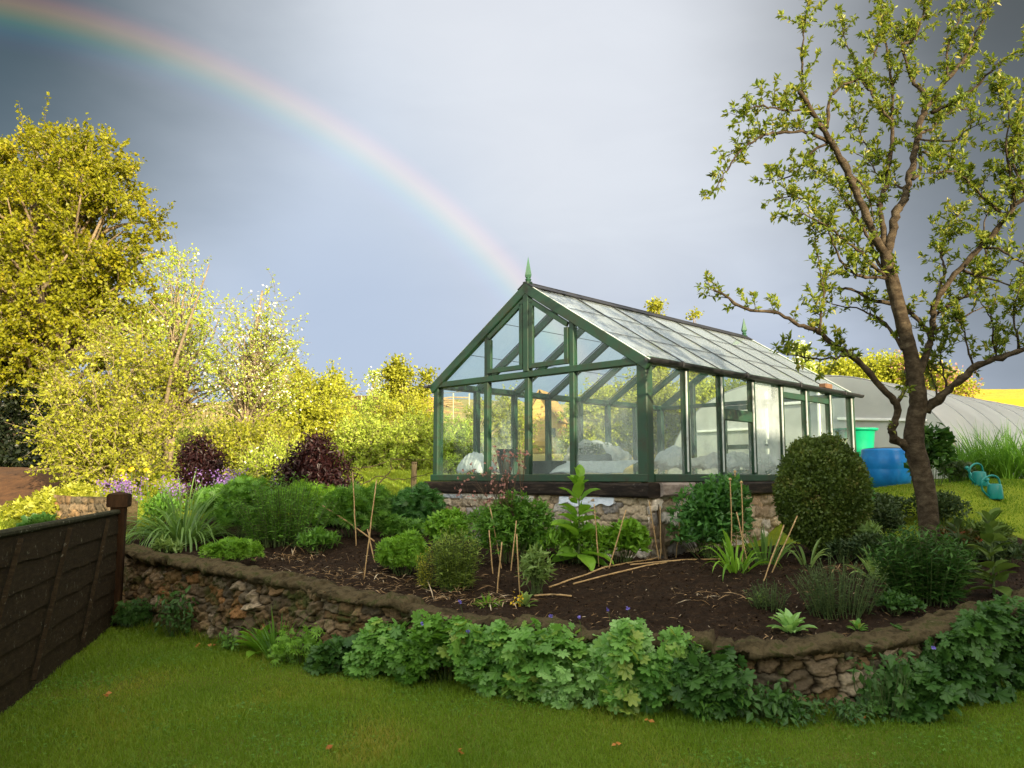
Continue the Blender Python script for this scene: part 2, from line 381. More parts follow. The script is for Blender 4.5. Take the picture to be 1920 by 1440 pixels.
# ------------------------------------------------------------------ camera, light, sky
cam = bpy.data.objects.new('camera', bpy.data.cameras.new('camera')); COL.objects.link(cam)
cam.data.sensor_width = 36; cam.data.lens = F_/1920*36; cam.data.clip_end = 2000; cam.data.clip_start = .05
cam.location = (0, 0, EYE); cam.rotation_euler = (rad(90)+PITCH, 0, 0); SC.camera = cam
ANTI_AZ, SUN_EL = -31.0, 15.0                      # the rainbow's centre gives the sun away
sun_dir = np.array([math.sin(rad(ANTI_AZ))*math.cos(rad(SUN_EL)), math.cos(rad(ANTI_AZ))*math.cos(rad(SUN_EL)), -math.sin(rad(SUN_EL))])
sl = bpy.data.lights.new('sun', 'SUN'); sl.energy = 5.0; sl.angle = rad(.5); sl.color = (1, .84, .58)
so = bpy.data.objects.new('sun', sl); COL.objects.link(so)
import mathutils
so.rotation_euler = mathutils.Vector(sun_dir).to_track_quat('-Z', 'Y').to_euler(); so.location = (12, -20, 20)
SC.view_settings.view_transform = 'Standard'; SC.view_settings.look = 'None'; SC.view_settings.gamma = 1
SC.view_settings.exposure = 1.32
SC.render.film_transparent = False
SC.cycles.max_bounces = 8; SC.cycles.transparent_max_bounces = 24; SC.cycles.diffuse_bounces = 3; SC.cycles.glossy_bounces = 3; SC.cycles.transmission_bounces = 4
SC.cycles.use_denoising = True; SC.cycles.caustics_reflective = False; SC.cycles.caustics_refractive = False
def build_sky():
    w = bpy.data.worlds.new('World'); SC.world = w; w.use_nodes = True; nt = w.node_tree
    bg = nt.nodes['Background']; bg.inputs[1].default_value = .1
    sky = nt.nodes.new('ShaderNodeTexSky'); sky.sky_type = 'NISHITA'; sky.sun_disc = False
    sky.sun_elevation = rad(SUN_EL); sky.sun_rotation = rad(180+ANTI_AZ)
    tc = nt.nodes.new('ShaderNodeTexCoord'); D = tc.outputs['Generated']
    def dot(v):
        n = nt.nodes.new('ShaderNodeVectorMath'); n.operation = 'DOT_PRODUCT'; nt.links.new(D, n.inputs[0])
        n.inputs[1].default_value = [float(c) for c in v]; return n.outputs['Value']
    def direction(px, py):
        return nz(P(px, py, 10)-np.array([0, 0, EYE]))
    nse = nt.nodes.new('ShaderNodeTexNoise'); nse.inputs['Scale'].default_value = 2.4; nse.inputs['Detail'].default_value = 5; nse.inputs['Roughness'].default_value = .5
    mp = nt.nodes.new('ShaderNodeMapping'); mp.inputs['Scale'].default_value = (1, 1, 2.2); nt.links.new(D, mp.inputs[0]); nt.links.new(mp.outputs[0], nse.inputs['Vector'])
    nf = nse.outputs['Fac']
    def blob(px, py, a0, a1, amp):
        """soft patch of cloud round a direction: 1 inside a0 degrees, 0 outside a1"""
        ang = math_(nt, 'MULTIPLY', math_(nt, 'ARCCOSINE', math_(nt, 'MINIMUM', dot(direction(px, py)), .99999)), 57.2958)
        ang = math_(nt, 'ADD', ang, math_(nt, 'MULTIPLY', math_(nt, 'SUBTRACT', nf, .5), amp))
        m = nt.nodes.new('ShaderNodeMapRange'); m.interpolation_type = 'SMOOTHSTEP'
        m.inputs[1].default_value = a0; m.inputs[2].default_value = a1; m.inputs[3].default_value = 1; m.inputs[4].default_value = 0
        nt.links.new(ang, m.inputs[0]); return m.outputs[0]
    sp = nt.nodes.new('ShaderNodeSeparateXYZ'); nt.links.new(D, sp.inputs[0])
    el = math_(nt, 'MULTIPLY', math_(nt, 'ARCSINE', sp.outputs[2]), 57.2958)
    elr = math_(nt, 'DIVIDE', math_(nt, 'ADD', el, 6), 60, True)
    K = 10*.475
    def c(r, g, b): return tuple(float(v)*K for v in (r, g, b))
    base = ramp(nt, [(0, (.22, .27, .35)), (.1, (.31, .38, .50)), (.22, (.42, .48, .60)), (.40, (.52, .57, .64)), (.60, (.58, .62, .67)), (1, (.55, .58, .62))], elr)
    n = nt.nodes.new('ShaderNodeVectorMath'); n.operation = 'SCALE'; nt.links.new(base, n.inputs[0]); n.inputs['Scale'].default_value = K
    col = n.outputs[0]
    n3 = nt.nodes.new('ShaderNodeTexNoise'); n3.inputs['Scale'].default_value = 5.5; n3.inputs['Detail'].default_value = 8; n3.inputs['Roughness'].default_value = .55; n3.inputs['Distortion'].default_value = .6
    mp3 = nt.nodes.new('ShaderNodeMapping'); mp3.inputs['Scale'].default_value = (1, 1, 2.6); mp3.inputs['Rotation'].default_value = (.2, .35, 0); nt.links.new(D, mp3.inputs[0]); nt.links.new(mp3.outputs[0], n3.inputs['Vector'])
    mott = mixc(nt, 1, ramp(nt, [(.3, (.90, .91, .93)), (.7, (1.07, 1.06, 1.05))], nf), ramp(nt, [(.25, (.90, .905, .92)), (.75, (1.08, 1.075, 1.06))], n3.outputs['Fac']), 'MULTIPLY')
    col = mixc(nt, 1, col, mott, 'MULTIPLY')
    def layer(col, f, amt, colour):
        return mixc(nt, math_(nt, 'MULTIPLY', f, amt), col, c(*colour))
    col = layer(col, blob(1080, 130, 4, 26, 9), .65, (.70, .72, .77))      # the bright break in the cloud
    col = layer(col, blob(480, 470, 6, 22, 6), .62, (.53, .60, .70))
    col = layer(col, blob(620, 690, 2, 20, 6), .6, (.34, .42, .58))
    col = layer(col, blob(-200, -60, 5, 27, 8), .95, (.025, .05, .06))        # vignette darkening put into the sky as cloud at the upper corners
    col = layer(col, blob(-250, 330, 3, 15, 4), .25, (.10, .15, .19))
    col = layer(col, blob(2080, -60, 3, 27, 9), .94, (.045, .05, .045))
    col = layer(col, blob(2080, 480, 2, 19, 6), .7, (.13, .15, .17))
    # rainbow: coloured by the angle from the point opposite the sun
    ang = math_(nt, 'MULTIPLY', math_(nt, 'ARCCOSINE', dot(sun_dir)), 57.2958)
    f = math_(nt, 'DIVIDE', math_(nt, 'SUBTRACT', ang, 39.7), 4.0, True)
    bow = ramp(nt, [(0, (0, 0, 0)), (.14, (.01, .006, .03)), (.28, (.0, .04, .07)), (.42, (.02, .11, .05)), (.54, (.16, .15, .01)), (.66, (.30, .15, .02)), (.78, (.24, .07, .03)), (.89, (.08, .015, .02)), (1, (0, 0, 0))], f)
    fade = nt.nodes.new('ShaderNodeMapRange'); fade.inputs[1].default_value = 4; fade.inputs[2].default_value = 26; fade.inputs[3].default_value = .95; fade.inputs[4].default_value = .8
    nt.links.new(el, fade.inputs[0])
    n = nt.nodes.new('ShaderNodeVectorMath'); n.operation = 'SCALE'; nt.links.new(bow, n.inputs[0])
    nt.links.new(math_(nt, 'MULTIPLY', fade.outputs[0], K*.52), n.inputs['Scale'])
    # the clear, sunny half of the sky behind the shower
    back = nt.nodes.new('ShaderNodeMapRange'); back.inputs[1].default_value = -.75; back.inputs[2].default_value = .15; back.inputs[3].default_value = .62; back.inputs[4].default_value = .04
    nt.links.new(sp.outputs[1], back.inputs[0])
    cl = mixc(nt, back.outputs[0], col, sky.outputs[0])
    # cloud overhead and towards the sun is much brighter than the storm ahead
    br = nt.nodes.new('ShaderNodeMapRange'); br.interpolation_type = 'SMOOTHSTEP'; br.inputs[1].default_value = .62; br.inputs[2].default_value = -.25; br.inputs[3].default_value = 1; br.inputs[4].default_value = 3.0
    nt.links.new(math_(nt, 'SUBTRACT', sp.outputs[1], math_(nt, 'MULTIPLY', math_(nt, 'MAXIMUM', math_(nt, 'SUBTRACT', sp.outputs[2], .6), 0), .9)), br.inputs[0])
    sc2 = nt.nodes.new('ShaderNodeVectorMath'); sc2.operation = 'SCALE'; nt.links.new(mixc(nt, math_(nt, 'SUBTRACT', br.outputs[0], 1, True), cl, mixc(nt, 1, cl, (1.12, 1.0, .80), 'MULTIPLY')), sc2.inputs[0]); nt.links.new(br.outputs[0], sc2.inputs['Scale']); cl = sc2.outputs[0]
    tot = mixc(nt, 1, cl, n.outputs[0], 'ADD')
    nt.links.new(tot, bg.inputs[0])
build_sky()

# ------------------------------------------------------------------ the lie of the land
WX = np.array([-16, -8, -6, -4.3, -3.2, -1.93, -.43, .5, 1.6, 2.3, 3.04, 4.1, 5.5, 8, 16.])
WY = np.array([13, 11.2, 10.4, 9.2, 8.4, 7.44, 6.68, 6.14, 5.72, 5.66, 6.05, 6.75, 7.9, 9.8, 14])
WH = np.array([.8, .8, .8, .77, .73, .66, .49, .47, .455, .46, .50, .58, .65, .7, .7])
_xs = np.linspace(-16, 16, 641)
def _sm(v):
    y = np.interp(_xs, WX, v); k = np.hanning(25); k /= k.sum()
    return np.convolve(np.pad(y, 12, 'edge'), k, 'valid')
_wy, _wh = _sm(WY), _sm(WH)
def yw(x): return np.interp(x, _xs, _wy)
def hw(x): return np.interp(x, _xs, _wh)
def T(x, y):
    x = np.asarray(x, float); y = np.asarray(y, float)
    d = y-yw(x)-.25
    z = hw(x)-.05+np.where(d < 0, .1*d, 0)+.27*sstep(0, 3, d)
    r0 = np.interp(x, [-12, -6, -2.5, -1, 3, 6, 9], [2.6, 3.4, 4.4, 5.1, 5.0, 1.0, .5])
    z = z+(.45+.17*sstep(4, 7, x))*sstep(r0, r0+2.2, d)+.34*sstep(4.5, 1.5, x)*sstep(r0+.5, r0+4.0, d)
    z = z+np.where(y > 23, np.minimum(y-23, 37), 0)*(.152+.012*np.clip(x/30, -1, 1))*sstep(23, 27, y)
    z = z+.02*wob(x, y, 2.2, 3)*sstep(.1, .6, d)+.012*wob(x, y, 6, 5)*sstep(.1, .6, d)
    return z
def gz(x, y): return float(np.where(np.asarray(y) < yw(x)+.05, 0.0, T(x, y)))
def in_house(x, y, m=.16):
    """whether a spot lies within the footprint of the greenhouse"""
    a = (x-1.573)*-.7098+(y-9.448)*.7044; b = (x-1.573)*.7044+(y-9.448)*.7098
    return -m < a < 3.81+m and -m < b < 5.85+m
def G(px, py, ymax=40):
    """the point of the ground seen at (px, py)"""
    for Y in np.arange(3.5, ymax, .02):
        p = P(px, py, Y); g = gz(p[0], p[1])
        if p[2] <= g:
            while in_house(p[0], p[1]): Y -= .03; p = P(px, py, Y)
            return np.array([p[0], p[1], gz(p[0], p[1])])
    p = P(px, py, ymax); p[2] = gz(p[0], p[1]); return p
def S(px, Y):
    x = (px-960)/F_*Y*1.0+0
    p = P(px, 894, Y); return np.array([p[0], Y, gz(p[0], Y)])
def grid(xs, ys, zf):
    X, Y = np.meshgrid(xs, ys); Z = zf(X, Y); n, m = X.shape
    V = np.stack([X, Y, Z], -1).reshape(-1, 3)
    i = (np.arange(n-1)[:, None]*m+np.arange(m-1)[None]).reshape(-1)
    return V, np.stack([i, i+1, i+m+1, i+m], -1), X, Y

def lawn_mat():
    m, nt, b = newmat('lawn_turf')
    c = ramp(nt, [(.25, (.05, .07, .008)), (.5, (.09, .12, .012)), (.75, (.15, .13, .024))], noise(nt, 1.3, 8, .7))
    c2 = ramp(nt, [(.3, (.55, .55, .55)), (.7, (1.35, 1.35, 1.35))], noise(nt, 60, 6, .7))
    nt.links.new(mixc(nt, 1, c, c2, 'MULTIPLY'), b.inputs['Base Color']); b.inputs['Roughness'].default_value = .95; b.inputs['Specular IOR Level'].default_value = .1
    bump(nt, b, noise(nt, 90, 4, .7), .6, .02); return m
M['lawn'] = lawn_mat()
def ground_mat():
    m, nt, b = newmat('garden_soil_and_turf')
    at = nt.nodes.new('ShaderNodeAttribute'); at.attribute_name = 'var'
    soil = ramp(nt, [(.28, (.008, .0045, .002)), (.5, (.020, .011, .0055)), (.68, (.040, .023, .012)), (.82, (.085, .054, .03))], noise(nt, 11, 12, .75))
    tf = ramp(nt, [(.3, (.12, .165, .010)), (.7, (.24, .29, .022))], noise(nt, 3, 9, .7))
    far = ramp(nt, [(.3, (.16, .13, .04)), (.5, (.26, .21, .07)), (.7, (.36, .25, .09))], noise(nt, .35, 8, .7))
    e1 = ramp(nt, [(.30, (0, 0, 0)), (.36, (1, 1, 1))], math_(nt, 'ADD', at.outputs['Fac'], math_(nt, 'MULTIPLY', math_(nt, 'SUBTRACT', noise(nt, 2.5, 5, .6), .5), .12)))
    e2 = ramp(nt, [(.70, (0, 0, 0)), (.80, (1, 1, 1))], at.outputs['Fac'])
    c = mixc(nt, e1, soil, tf); c = mixc(nt, e2, c, far)
    nt.links.new(c, b.inputs['Base Color']); b.inputs['Roughness'].default_value = .95; b.inputs['Specular IOR Level'].default_value = .12
    bump(nt, b, noise(nt, 26, 12, .75), .9, .03); return m
M['ground'] = ground_mat()
V, F, X, Y = grid(np.linspace(-40, 40, 60), np.linspace(-45, 14, 60), lambda x, y: 0*x)
tag(mk('lawn', V, [F], M['lawn']), 'close mown green lawn below the stone wall', 'lawn', kind='structure')
def gvar(x, y):
    d = y-yw(x)-.25
    lim = np.interp(x, [-9, -5, -3, -1, 2, 5, 7, 9], [1.6, 2.4, 4.6, 5.0, 5.2, 2.3, 1.1, .5])
    v = np.where(d > lim, .5, 0)
    v = np.clip((d-lim)*.6+.33, 0, .55)
    v = np.where((x < -5.2) & (d < 3), .5, v)
    return np.maximum(v, np.where(y > 21, .45+.5*sstep(22, 27, y), 0))
xs = np.concatenate([np.arange(-16, -5, .25), np.arange(-5, 6.5, .055), np.arange(6.5, 16.1, .25)])
ys = np.concatenate([np.arange(4.9, 12, .055), np.arange(12, 26.3, .2)])
def Tg(x, y):
    soil = sstep(.1, .5, y-yw(x)-.25)*(gvar(x, y) < .34)
    r = np.random.default_rng(4)
    return T(x, y)+soil*(.012*wob(x, y, 16, 7)+.010*wob(x, y, 31, 9)+r.normal(size=x.shape)*.009)
V, F, X, Y = grid(xs, ys, Tg)
keep = (Y > yw(X)+.16) | (X < -5.0)
kv = keep.reshape(-1)
F = F[kv[F].all(1)]
tag(mk('garden_ground', V, [F], M['ground'], smooth=True, var=gvar(X, Y).reshape(-1)), 'dark bare soil of the raised bed turning to turf behind', 'soil', kind='structure')
xs = np.concatenate([-np.geomspace(16, 260, 40)[::-1], np.linspace(-15, 15, 30), np.geomspace(16, 260, 40)]); ys = np.concatenate([np.linspace(26, 62, 50), np.geomspace(63, 420, 30)])
V, F, X, Y = grid(xs, ys, lambda x, y: T(x, np.minimum(y, 70))-np.where(y > 62, (y-62)*.02, 0)+.12*wob(x, y, .35, 2)-.02)
tag(mk('hillside', V, [F], M['ground'], smooth=True, var=np.full(X.size, .95)), 'rising sunlit hillside with dry golden field', 'hill', kind='structure')
m, nt, b = newmat('rape_field'); nt.links.new(ramp(nt, [(.3, (.30, .19, .006)), (.5, (.5, .31, .008)), (.7, (.62, .42, .012))], noise(nt, 1.2, 10, .8, (1, 3, 1))), b.inputs['Base Color']); b.inputs['Roughness'].default_value = 1
bump(nt, b, noise(nt, 6, 6, .7), .8, .1)
V, F, X, Y = grid(np.linspace(20, 90, 80), np.linspace(46, 63, 40), lambda x, y: T(x, y)+.5+.12*wob(x, y, .35, 2)+.05*wob(x, y, 5, 4)-2.5*(y < 47))
tag(mk('rapeseed_field', V, [F], m, smooth=True), 'bright yellow rapeseed field on the hilltop', 'field', kind='structure')
m = simple('red_earth_path', [(.3, (.04, .018, .007)), (.7, (.10, .045, .016))], 6, .95, .5)
V, F, X, Y = grid(np.linspace(-15.5, -8.8, 40), np.linspace(14.2, 18.2, 24), lambda x, y: T(x, y)+.03)
tag(mk('path', V, [F], m, smooth=True), 'reddish earth path under the dark evergreens', 'path', kind='structure')

# unseen building added behind the viewer to keep the near garden in shade
def house():
    d = np.array([math.sin(rad(ANTI_AZ)), math.cos(rad(ANTI_AZ)), 0]); t = np.array([d[1], -d[0], 0])
    def W(s, q, z): return d*s+t*q+np.array([0, 0, z])
    e = E('house', 'long cream house with tiled roof standing behind the lawn', 'house', W(-14, 9, 0))
    q0, q1, zr, ze = -9, 13.2, SHADE_HOUSE_H, 5.0
    mw = simple('render_wall', [(.3, (.45, .4, .32)), (.7, (.6, .55, .46))], 3, .9, .3)
    mr = simple('roof_tile', [(.3, (.10, .05, .035)), (.7, (.2, .11, .07))], 5, .85, .5, stretch=(1, 1, 4))
    V = [W(-10.5, q0, 0), W(-10.5, q1, 0), W(-17.5, q1, 0), W(-17.5, q0, 0), W(-10.5, q0, ze), W(-10.5, q1, ze), W(-17.5, q1, ze), W(-17.5, q0, ze), W(-14, q0, zr-.15), W(-14, q1, zr-.15)]
    b = MB(); b.add(V, [(0, 1, 5, 4), (1, 2, 6, 9, 5), (2, 3, 7, 6), (3, 0, 4, 8, 7)]); b.build('wall', mw, e)
    b = MB()
    for s in (-1, 1):
        b.add([W(-14, q0-.3, zr), W(-14, q1+.3, zr), W(-14+s*3.9, q1+.3, ze-.3), W(-14+s*3.9, q0-.3, ze-.3), W(-14, q0-.3, zr-.14), W(-14, q1+.3, zr-.14), W(-14+s*3.9, q1+.3, ze-.44), W(-14+s*3.9, q0-.3, ze-.44)],
              [(0, 1, 2, 3), (7, 6, 5, 4), (0, 3, 7, 4), (1, 5, 6, 2), (2, 6, 7, 3)])
    b.build('roof', mr, e)
    for q in (-5, 0, 5, 10):
        b = MB(); b.box(W(-10.48, q, 2.0), 1.1, .1, 1.3, np.array([t, d, [0, 0, 1]])); b.build('window', M['black'], e)
    b = MB(); b.box(W(-14, 3, zr+.3), .7, .7, 1.6); b.build('chimney', M['brick'], e)
SHADE_HOUSE_H = 8.1
house()
def barn():  # tall unseen building, added so that its shadow covers the polytunnel
    d = np.array([math.sin(rad(ANTI_AZ)), math.cos(rad(ANTI_AZ)), 0]); t = np.array([d[1], -d[0], 0])
    def W(s, q, z): return d*s+t*q+np.array([0, 0, z])
    e = E('barn', 'tall dark boarded barn standing beside the cream house', 'barn', W(-14, 22, 0)); q0, q1, ze, zr = 14.4, 32, 7.2, 11.4
    V = [W(-10.8, q0, 0), W(-10.8, q1, 0), W(-17.2, q1, 0), W(-17.2, q0, 0), W(-10.8, q0, ze), W(-10.8, q1, ze), W(-17.2, q1, ze), W(-17.2, q0, ze), W(-14, q0, zr-.15), W(-14, q1, zr-.15)]
    b = MB(); b.add(V, [(0, 1, 5, 4), (1, 2, 6, 9, 5), (2, 3, 7, 6), (3, 0, 4, 8, 7)]); b.build('wall', woodm('barn_boards', (.04, .028, .018), (.07, .05, .032), (.11, .08, .055), 3, (6, 6, .5), .9), e)
    b = MB()
    for s in (-1, 1):
        b.add([W(-14, q0-.3, zr), W(-14, q1+.3, zr), W(-14+s*3.6, q1+.3, ze-.3), W(-14+s*3.6, q0-.3, ze-.3), W(-14, q0-.3, zr-.14), W(-14, q1+.3, zr-.14), W(-14+s*3.6, q1+.3, ze-.44), W(-14+s*3.6, q0-.3, ze-.44)],
              [(0, 1, 2, 3), (7, 6, 5, 4), (0, 3, 7, 4), (1, 5, 6, 2), (2, 6, 7, 3)])
    b.build('roof', simple('slate_roof', [(.3, (.05, .05, .055)), (.7, (.12, .12, .13))], 5, .8, .5, stretch=(1, 1, 4)), e)
    b = MB(); b.box(W(-10.76, 23, 2.2), 3.4, .08, 4.2, np.array([t, d, [0, 0, 1]])); b.build('door', woodm('barn_door', (.05, .02, .015), (.10, .04, .03), (.15, .07, .05), 3, (6, 6, .5), .9), e)
barn()

# ------------------------------------------------------------------ rubble masonry
def rubble(path, zlo, zhi, row=.085, lens=(.10, .24), res=.014, depth=.05, seed=1, palette=None, outward=None, batter=0.0, joint=(.05, .04, .025), rough_=.4):
    """stone wall face along a polyline of (x, y); zlo/zhi give its foot and top. Returns V, F, colours"""
    r = np.random.default_rng(seed)
    path = np.asarray(path, float); seg = np.linalg.norm(np.diff(path, axis=0), axis=1); cum = np.concatenate([[0], np.cumsum(seg)]); Ltot = cum[-1]
    us = np.linspace(0, Ltot, int(Ltot/res)+2); hmax = max(zhi(u)-zlo(u) for u in us[::10])
    vs = np.linspace(0, 1, int(hmax/res)+2)
    sd = []; v = row*.3
    while v < hmax+row:
        rh = row*r.uniform(.75, 1.35); u = r.uniform(-.2, 0)
        while u < Ltot+.2:
            l = r.uniform(*lens); sd.append((u+l/2, v+rh*r.uniform(-.22, .22), l, rh)); u += l
        v += rh
    sd = np.array(sd); pal = np.array(palette)
    sc = pal[r.integers(0, len(pal), len(sd))]*r.uniform(.65, 1.3, (len(sd), 1))
    bulge = r.uniform(.35, 1.1, len(sd)); tilt = r.normal(size=(len(sd), 2))*.5
    U, Vv = np.meshgrid(us, vs)
    zl = np.array([zlo(u) for u in us]); zh = np.array([zhi(u) for u in us])
    Z = zl[None]+(zh-zl)[None]*Vv; H = Z-zl[None]
    Uj = U+.045*wob(U, H, 17, seed)+.016*wob(U, H, 55, seed+5); Hj = H+.034*wob(U, H, 13, seed+1)+.014*wob(U, H, 48, seed+6)
    n = U.size; d1 = np.zeros(n); d2 = np.zeros(n); ix = np.zeros(n, int)
    uf, hf = Uj.ravel(), Hj.ravel()
    for s in range(0, n, 4000):
        du = np.abs(uf[s:s+4000, None]-sd[None, :, 0])/sd[None, :, 2]*1.0; dv = np.abs(hf[s:s+4000, None]-sd[None, :, 1])/sd[None, :, 3]
        q = (du**2.4+dv**2.4)**(1/2.4)
        o = np.argpartition(q, 1, axis=1)[:, :2]; a = np.take_along_axis(q, o, 1); sw = a[:, 0] > a[:, 1]
        a[sw] = a[sw][:, ::-1]; o[sw] = o[sw][:, ::-1]
        d1[s:s+4000] = a[:, 0]; d2[s:s+4000] = a[:, 1]; ix[s:s+4000] = o[:, 0]
    e = sstep(.02, .19, d2-d1)
    lu = (uf-sd[ix, 0])/sd[ix, 2]; lv = (hf-sd[ix, 1])/sd[ix, 3]
    disp = depth*(e*bulge[ix]*(1+.8*(tilt[ix, 0]*lu+tilt[ix, 1]*lv)))+.012*rough_*wob(U, H, 45, seed+2).ravel()*e+.005*wob(U, H, 120, seed+4).ravel()+r.normal(size=n)*.003+.03*wob(U, H, 3, seed+8).ravel()
    colr = np.where((e > .22)[:, None], sc[ix], np.array(joint))*(1+r.normal(size=(n, 1))*.08)
    px = np.interp(us, cum, path[:, 0]); py = np.interp(us, cum, path[:, 1])
    tx, ty = np.gradient(px), np.gradient(py); tl = np.hypot(tx, ty); nx, ny = ty/tl, -tx/tl
    m = len(us); ui = np.tile(np.arange(m), len(vs))
    off = disp-batter*Vv.ravel()
    V = np.stack([px[ui]+nx[ui]*off, py[ui]+ny[ui]*off, Z.ravel()], 1)
    i = (np.arange(len(vs)-1)[:, None]*m+np.arange(m-1)[None]).reshape(-1)
    return V, np.stack([i, i+1, i+m+1, i+m], -1), np.clip(colr, 0, 1)

PAL_G = [(0.180, 0.112, 0.054), (0.150, 0.099, 0.051), (0.203, 0.135, 0.071), (0.120, 0.087, 0.051), (0.225, 0.165, 0.098), (0.225, 0.117, 0.045), (0.285, 0.225, 0.150), (0.158, 0.112, 0.066), (0.135, 0.099, 0.060), (0.173, 0.120, 0.063), (0.105, 0.083, 0.053), (0.165, 0.105, 0.045)]
gw = E('garden_wall', 'low rubble retaining wall with mossy mortar coping curving along the lawn', 'wall', (0, 6.2, 0))
wx = np.linspace(-4.75, 7.5, 220); wpath = np.stack([wx, yw(wx)], 1)
_s = np.concatenate([[0], np.cumsum(np.linalg.norm(np.diff(wpath, axis=0), axis=1))])
def xat(u): return np.interp(u, _s, wx)
V, F, c = rubble(wpath, lambda u: -.03, lambda u: float(hw(xat(u)))-.02, .085, (.08, .24), .0115, .066, 21, PAL_G, batter=.05, joint=(.030, .021, .011), rough_=1.3)
mk('stonework', V, [F], M['stone_moss'], gw, smooth=True, col=c)
def coping():
    prof = [(-.0, -.075), (-.045, -.06), (-.058, -.035), (-.048, -.008), (-.015, .006), (.05, .02), (.13, .016), (.21, .004), (.28, -.02), (.32, -.06)]
    us = np.linspace(0, _s[-1], 1500); x = xat(us); y = np.interp(us, _s, wpath[:, 1]); tx, ty = np.gradient(x), np.gradient(y); tl = np.hypot(tx, ty); nx, ny = ty/tl, -tx/tl
    r = np.random.default_rng(5); V = []
    cut = np.cumsum(r.uniform(.12, .5, 60)); si = np.searchsorted(cut, us); sdz = r.normal(size=70)*.016; sdo = r.normal(size=70)*.022; stl = r.normal(size=70)*.10
    edge = np.minimum(np.abs(us-cut[np.clip(si, 0, 59)]), np.abs(us-cut[np.clip(si-1, 0, 59)])); jn = np.exp(-(edge/.016)**2)*r.uniform(.3, 1, 70)[si]
    mid = (cut[np.clip(si, 0, 59)]+cut[np.clip(si-1, 0, 59)])/2; tl2 = stl[si]*(us-mid)
    for k, (o, z) in enumerate(prof):
        w = .024*wob(us, us*0+k*.35, 5, 31)+.022*wob(us, us*0+k*.9, 16, 32)+.013*wob(us, us*0+k*2, 45, 33)+.006*wob(us, us*0+k*3, 110, 37)
        zz = hw(x)+z+w*.7+(sdz[si]+tl2-.022*jn)*(1 if k > 2 else .4)+r.normal(size=len(us))*.0028
        oo = o+(.026*wob(us, us*0+k*.2, 5, 34)+.018*wob(us, us*0+k*.6, 15, 35)+.010*wob(us, us*0+k*2, 40, 36))*(1 if k < 6 else .3)-(sdo[si]+.02*jn)*(1 if k < 6 else 0)
        V.append(np.stack([x-nx*oo, y-ny*oo, zz], 1))
    V = np.stack(V); n, m = V.shape[:2]; i = (np.arange(n-1)[:, None]*m+np.arange(m-1)[None]).reshape(-1)
    mk('coping', V.reshape(-1, 3), [np.stack([i, i+1, i+m+1, i+m], -1)], M['coping'], gw, smooth=True)
coping()

# second bit of wall behind the fence
def low_wall():
    a, b = S(112, 11.6), S(215, 11.0)
    e = E('stone_wall', 'short broken end of rubble wall beyond the wooden fence', 'wall', a)
    V, F, c = rubble([a[:2], b[:2]], lambda u: float(a[2])-.25, lambda u: float(P(150, 928, 11.4)[2])-.05*u, .09, (.1, .24), .02, .05, 8, PAL_G)
    n1 = len(V)
    V2 = V.copy()
    mk('stonework', V, [F], M['stone'], e, smooth=True, col=c)
    t = np.array([b[0]-a[0], b[1]-a[1], 0]); L = np.linalg.norm(t); t /= L; nrm = np.array([t[1], -t[0], 0]); top = float(P(150, 928, 11.4)[2])
    m = MB(); c0 = a+t*L/2-nrm*.2; m.box([c0[0], c0[1], (a[2]-.3+top-.03)/2+.0], L-.01, .36, top-a[2]+.27, np.array([t, nrm, [0, 0, 1]]), .2)
    m.build('coping', M['coping'], e)
low_wall()

# ------------------------------------------------------------------ wooden fence
def fence():
    p0, p1 = np.array([-4.33, 9.02, 0]), np.array([-2.75, 2.9, 0]); d = p1-p0; L = np.linalg.norm(d); d /= L; n = np.array([-d[1], d[0], 0])
    if n[0] < 0: n = -n
    e = E('fence', 'dark board fence with lichen on its top edge and sloping battens', 'fence', p0)
    r = np.random.default_rng(3); zt = 1.19; nb = 6; bh = zt/nb
    for k in range(nb):
        b = MB(); z = k*bh+.02; V = []; m = 46; Fq = []
        for i in range(m):
            s = L*i/(m-1); q = p0+d*(s+.06); w = .006*math.sin(3*s+k*2)+.004*math.sin(9*s+k)+r.normal()*.002
            lo, hi = z+w-.018, z+bh-.004+.006*math.sin(2.2*s+k*3)+r.normal()*.002
            tl = .012
            V += [q+n*(tl-.014)+[0, 0, lo], q+n*(tl+.012)+[0, 0, lo], q+n*.006+[0, 0, hi], q-n*.014+[0, 0, hi]]
            if i: Fq += [(4*(i-1)+j, 4*(i-1)+(j+1) % 4, 4*i+(j+1) % 4, 4*i+j) for j in range(4)]
        b.add(V, Fq+[(0, 3, 2, 1), (4*m-4, 4*m-3, 4*m-2, 4*m-1)]); b.build('board', M['fence'], e)
    b = MB(); b.beam(p0+d*.04+[0, 0, zt+.03], p1+[0, 0, zt+.03], .07, .05, ch=.3); b.build('top_rail', woodm('lichen_rail', (.012, .012, .007), (.03, .03, .016), (.06, .055, .03), 6, (3, 3, 3), .9, (.30, .29, .22)), e)
    for s in (.75, 2.15, 3.4):
        a = p0+d*s+n*.055; b = MB(); b.beam(a+[0, 0, zt-.02], a+d*.75+[0, 0, .1], .014, .035, n, .1); b.build('brace', M['fence'], e)
    b = MB(); b.beam(p0+[0, 0, -.05], p0+[.0, 0, 1.27], .15, .15, n, .12); pst = b.build('post', M['fence_post'], e)
    b = MB(); b.box(p0+[0, 0, 1.34], .215, .215, .14, np.array([d, n, [0, 0, 1]]), .1); b.add([p0+d*sx*.107+n*sy*.107+[0, 0, 1.409] for sx, sy in ((-1, -1), (1, -1), (1, 1), (-1, 1))]+[p0+[0, 0, 1.44]], [(0, 1, 4), (1, 2, 4), (2, 3, 4), (3, 0, 4)])
    b.build('post_cap', M['fence_post'], e)
fence()
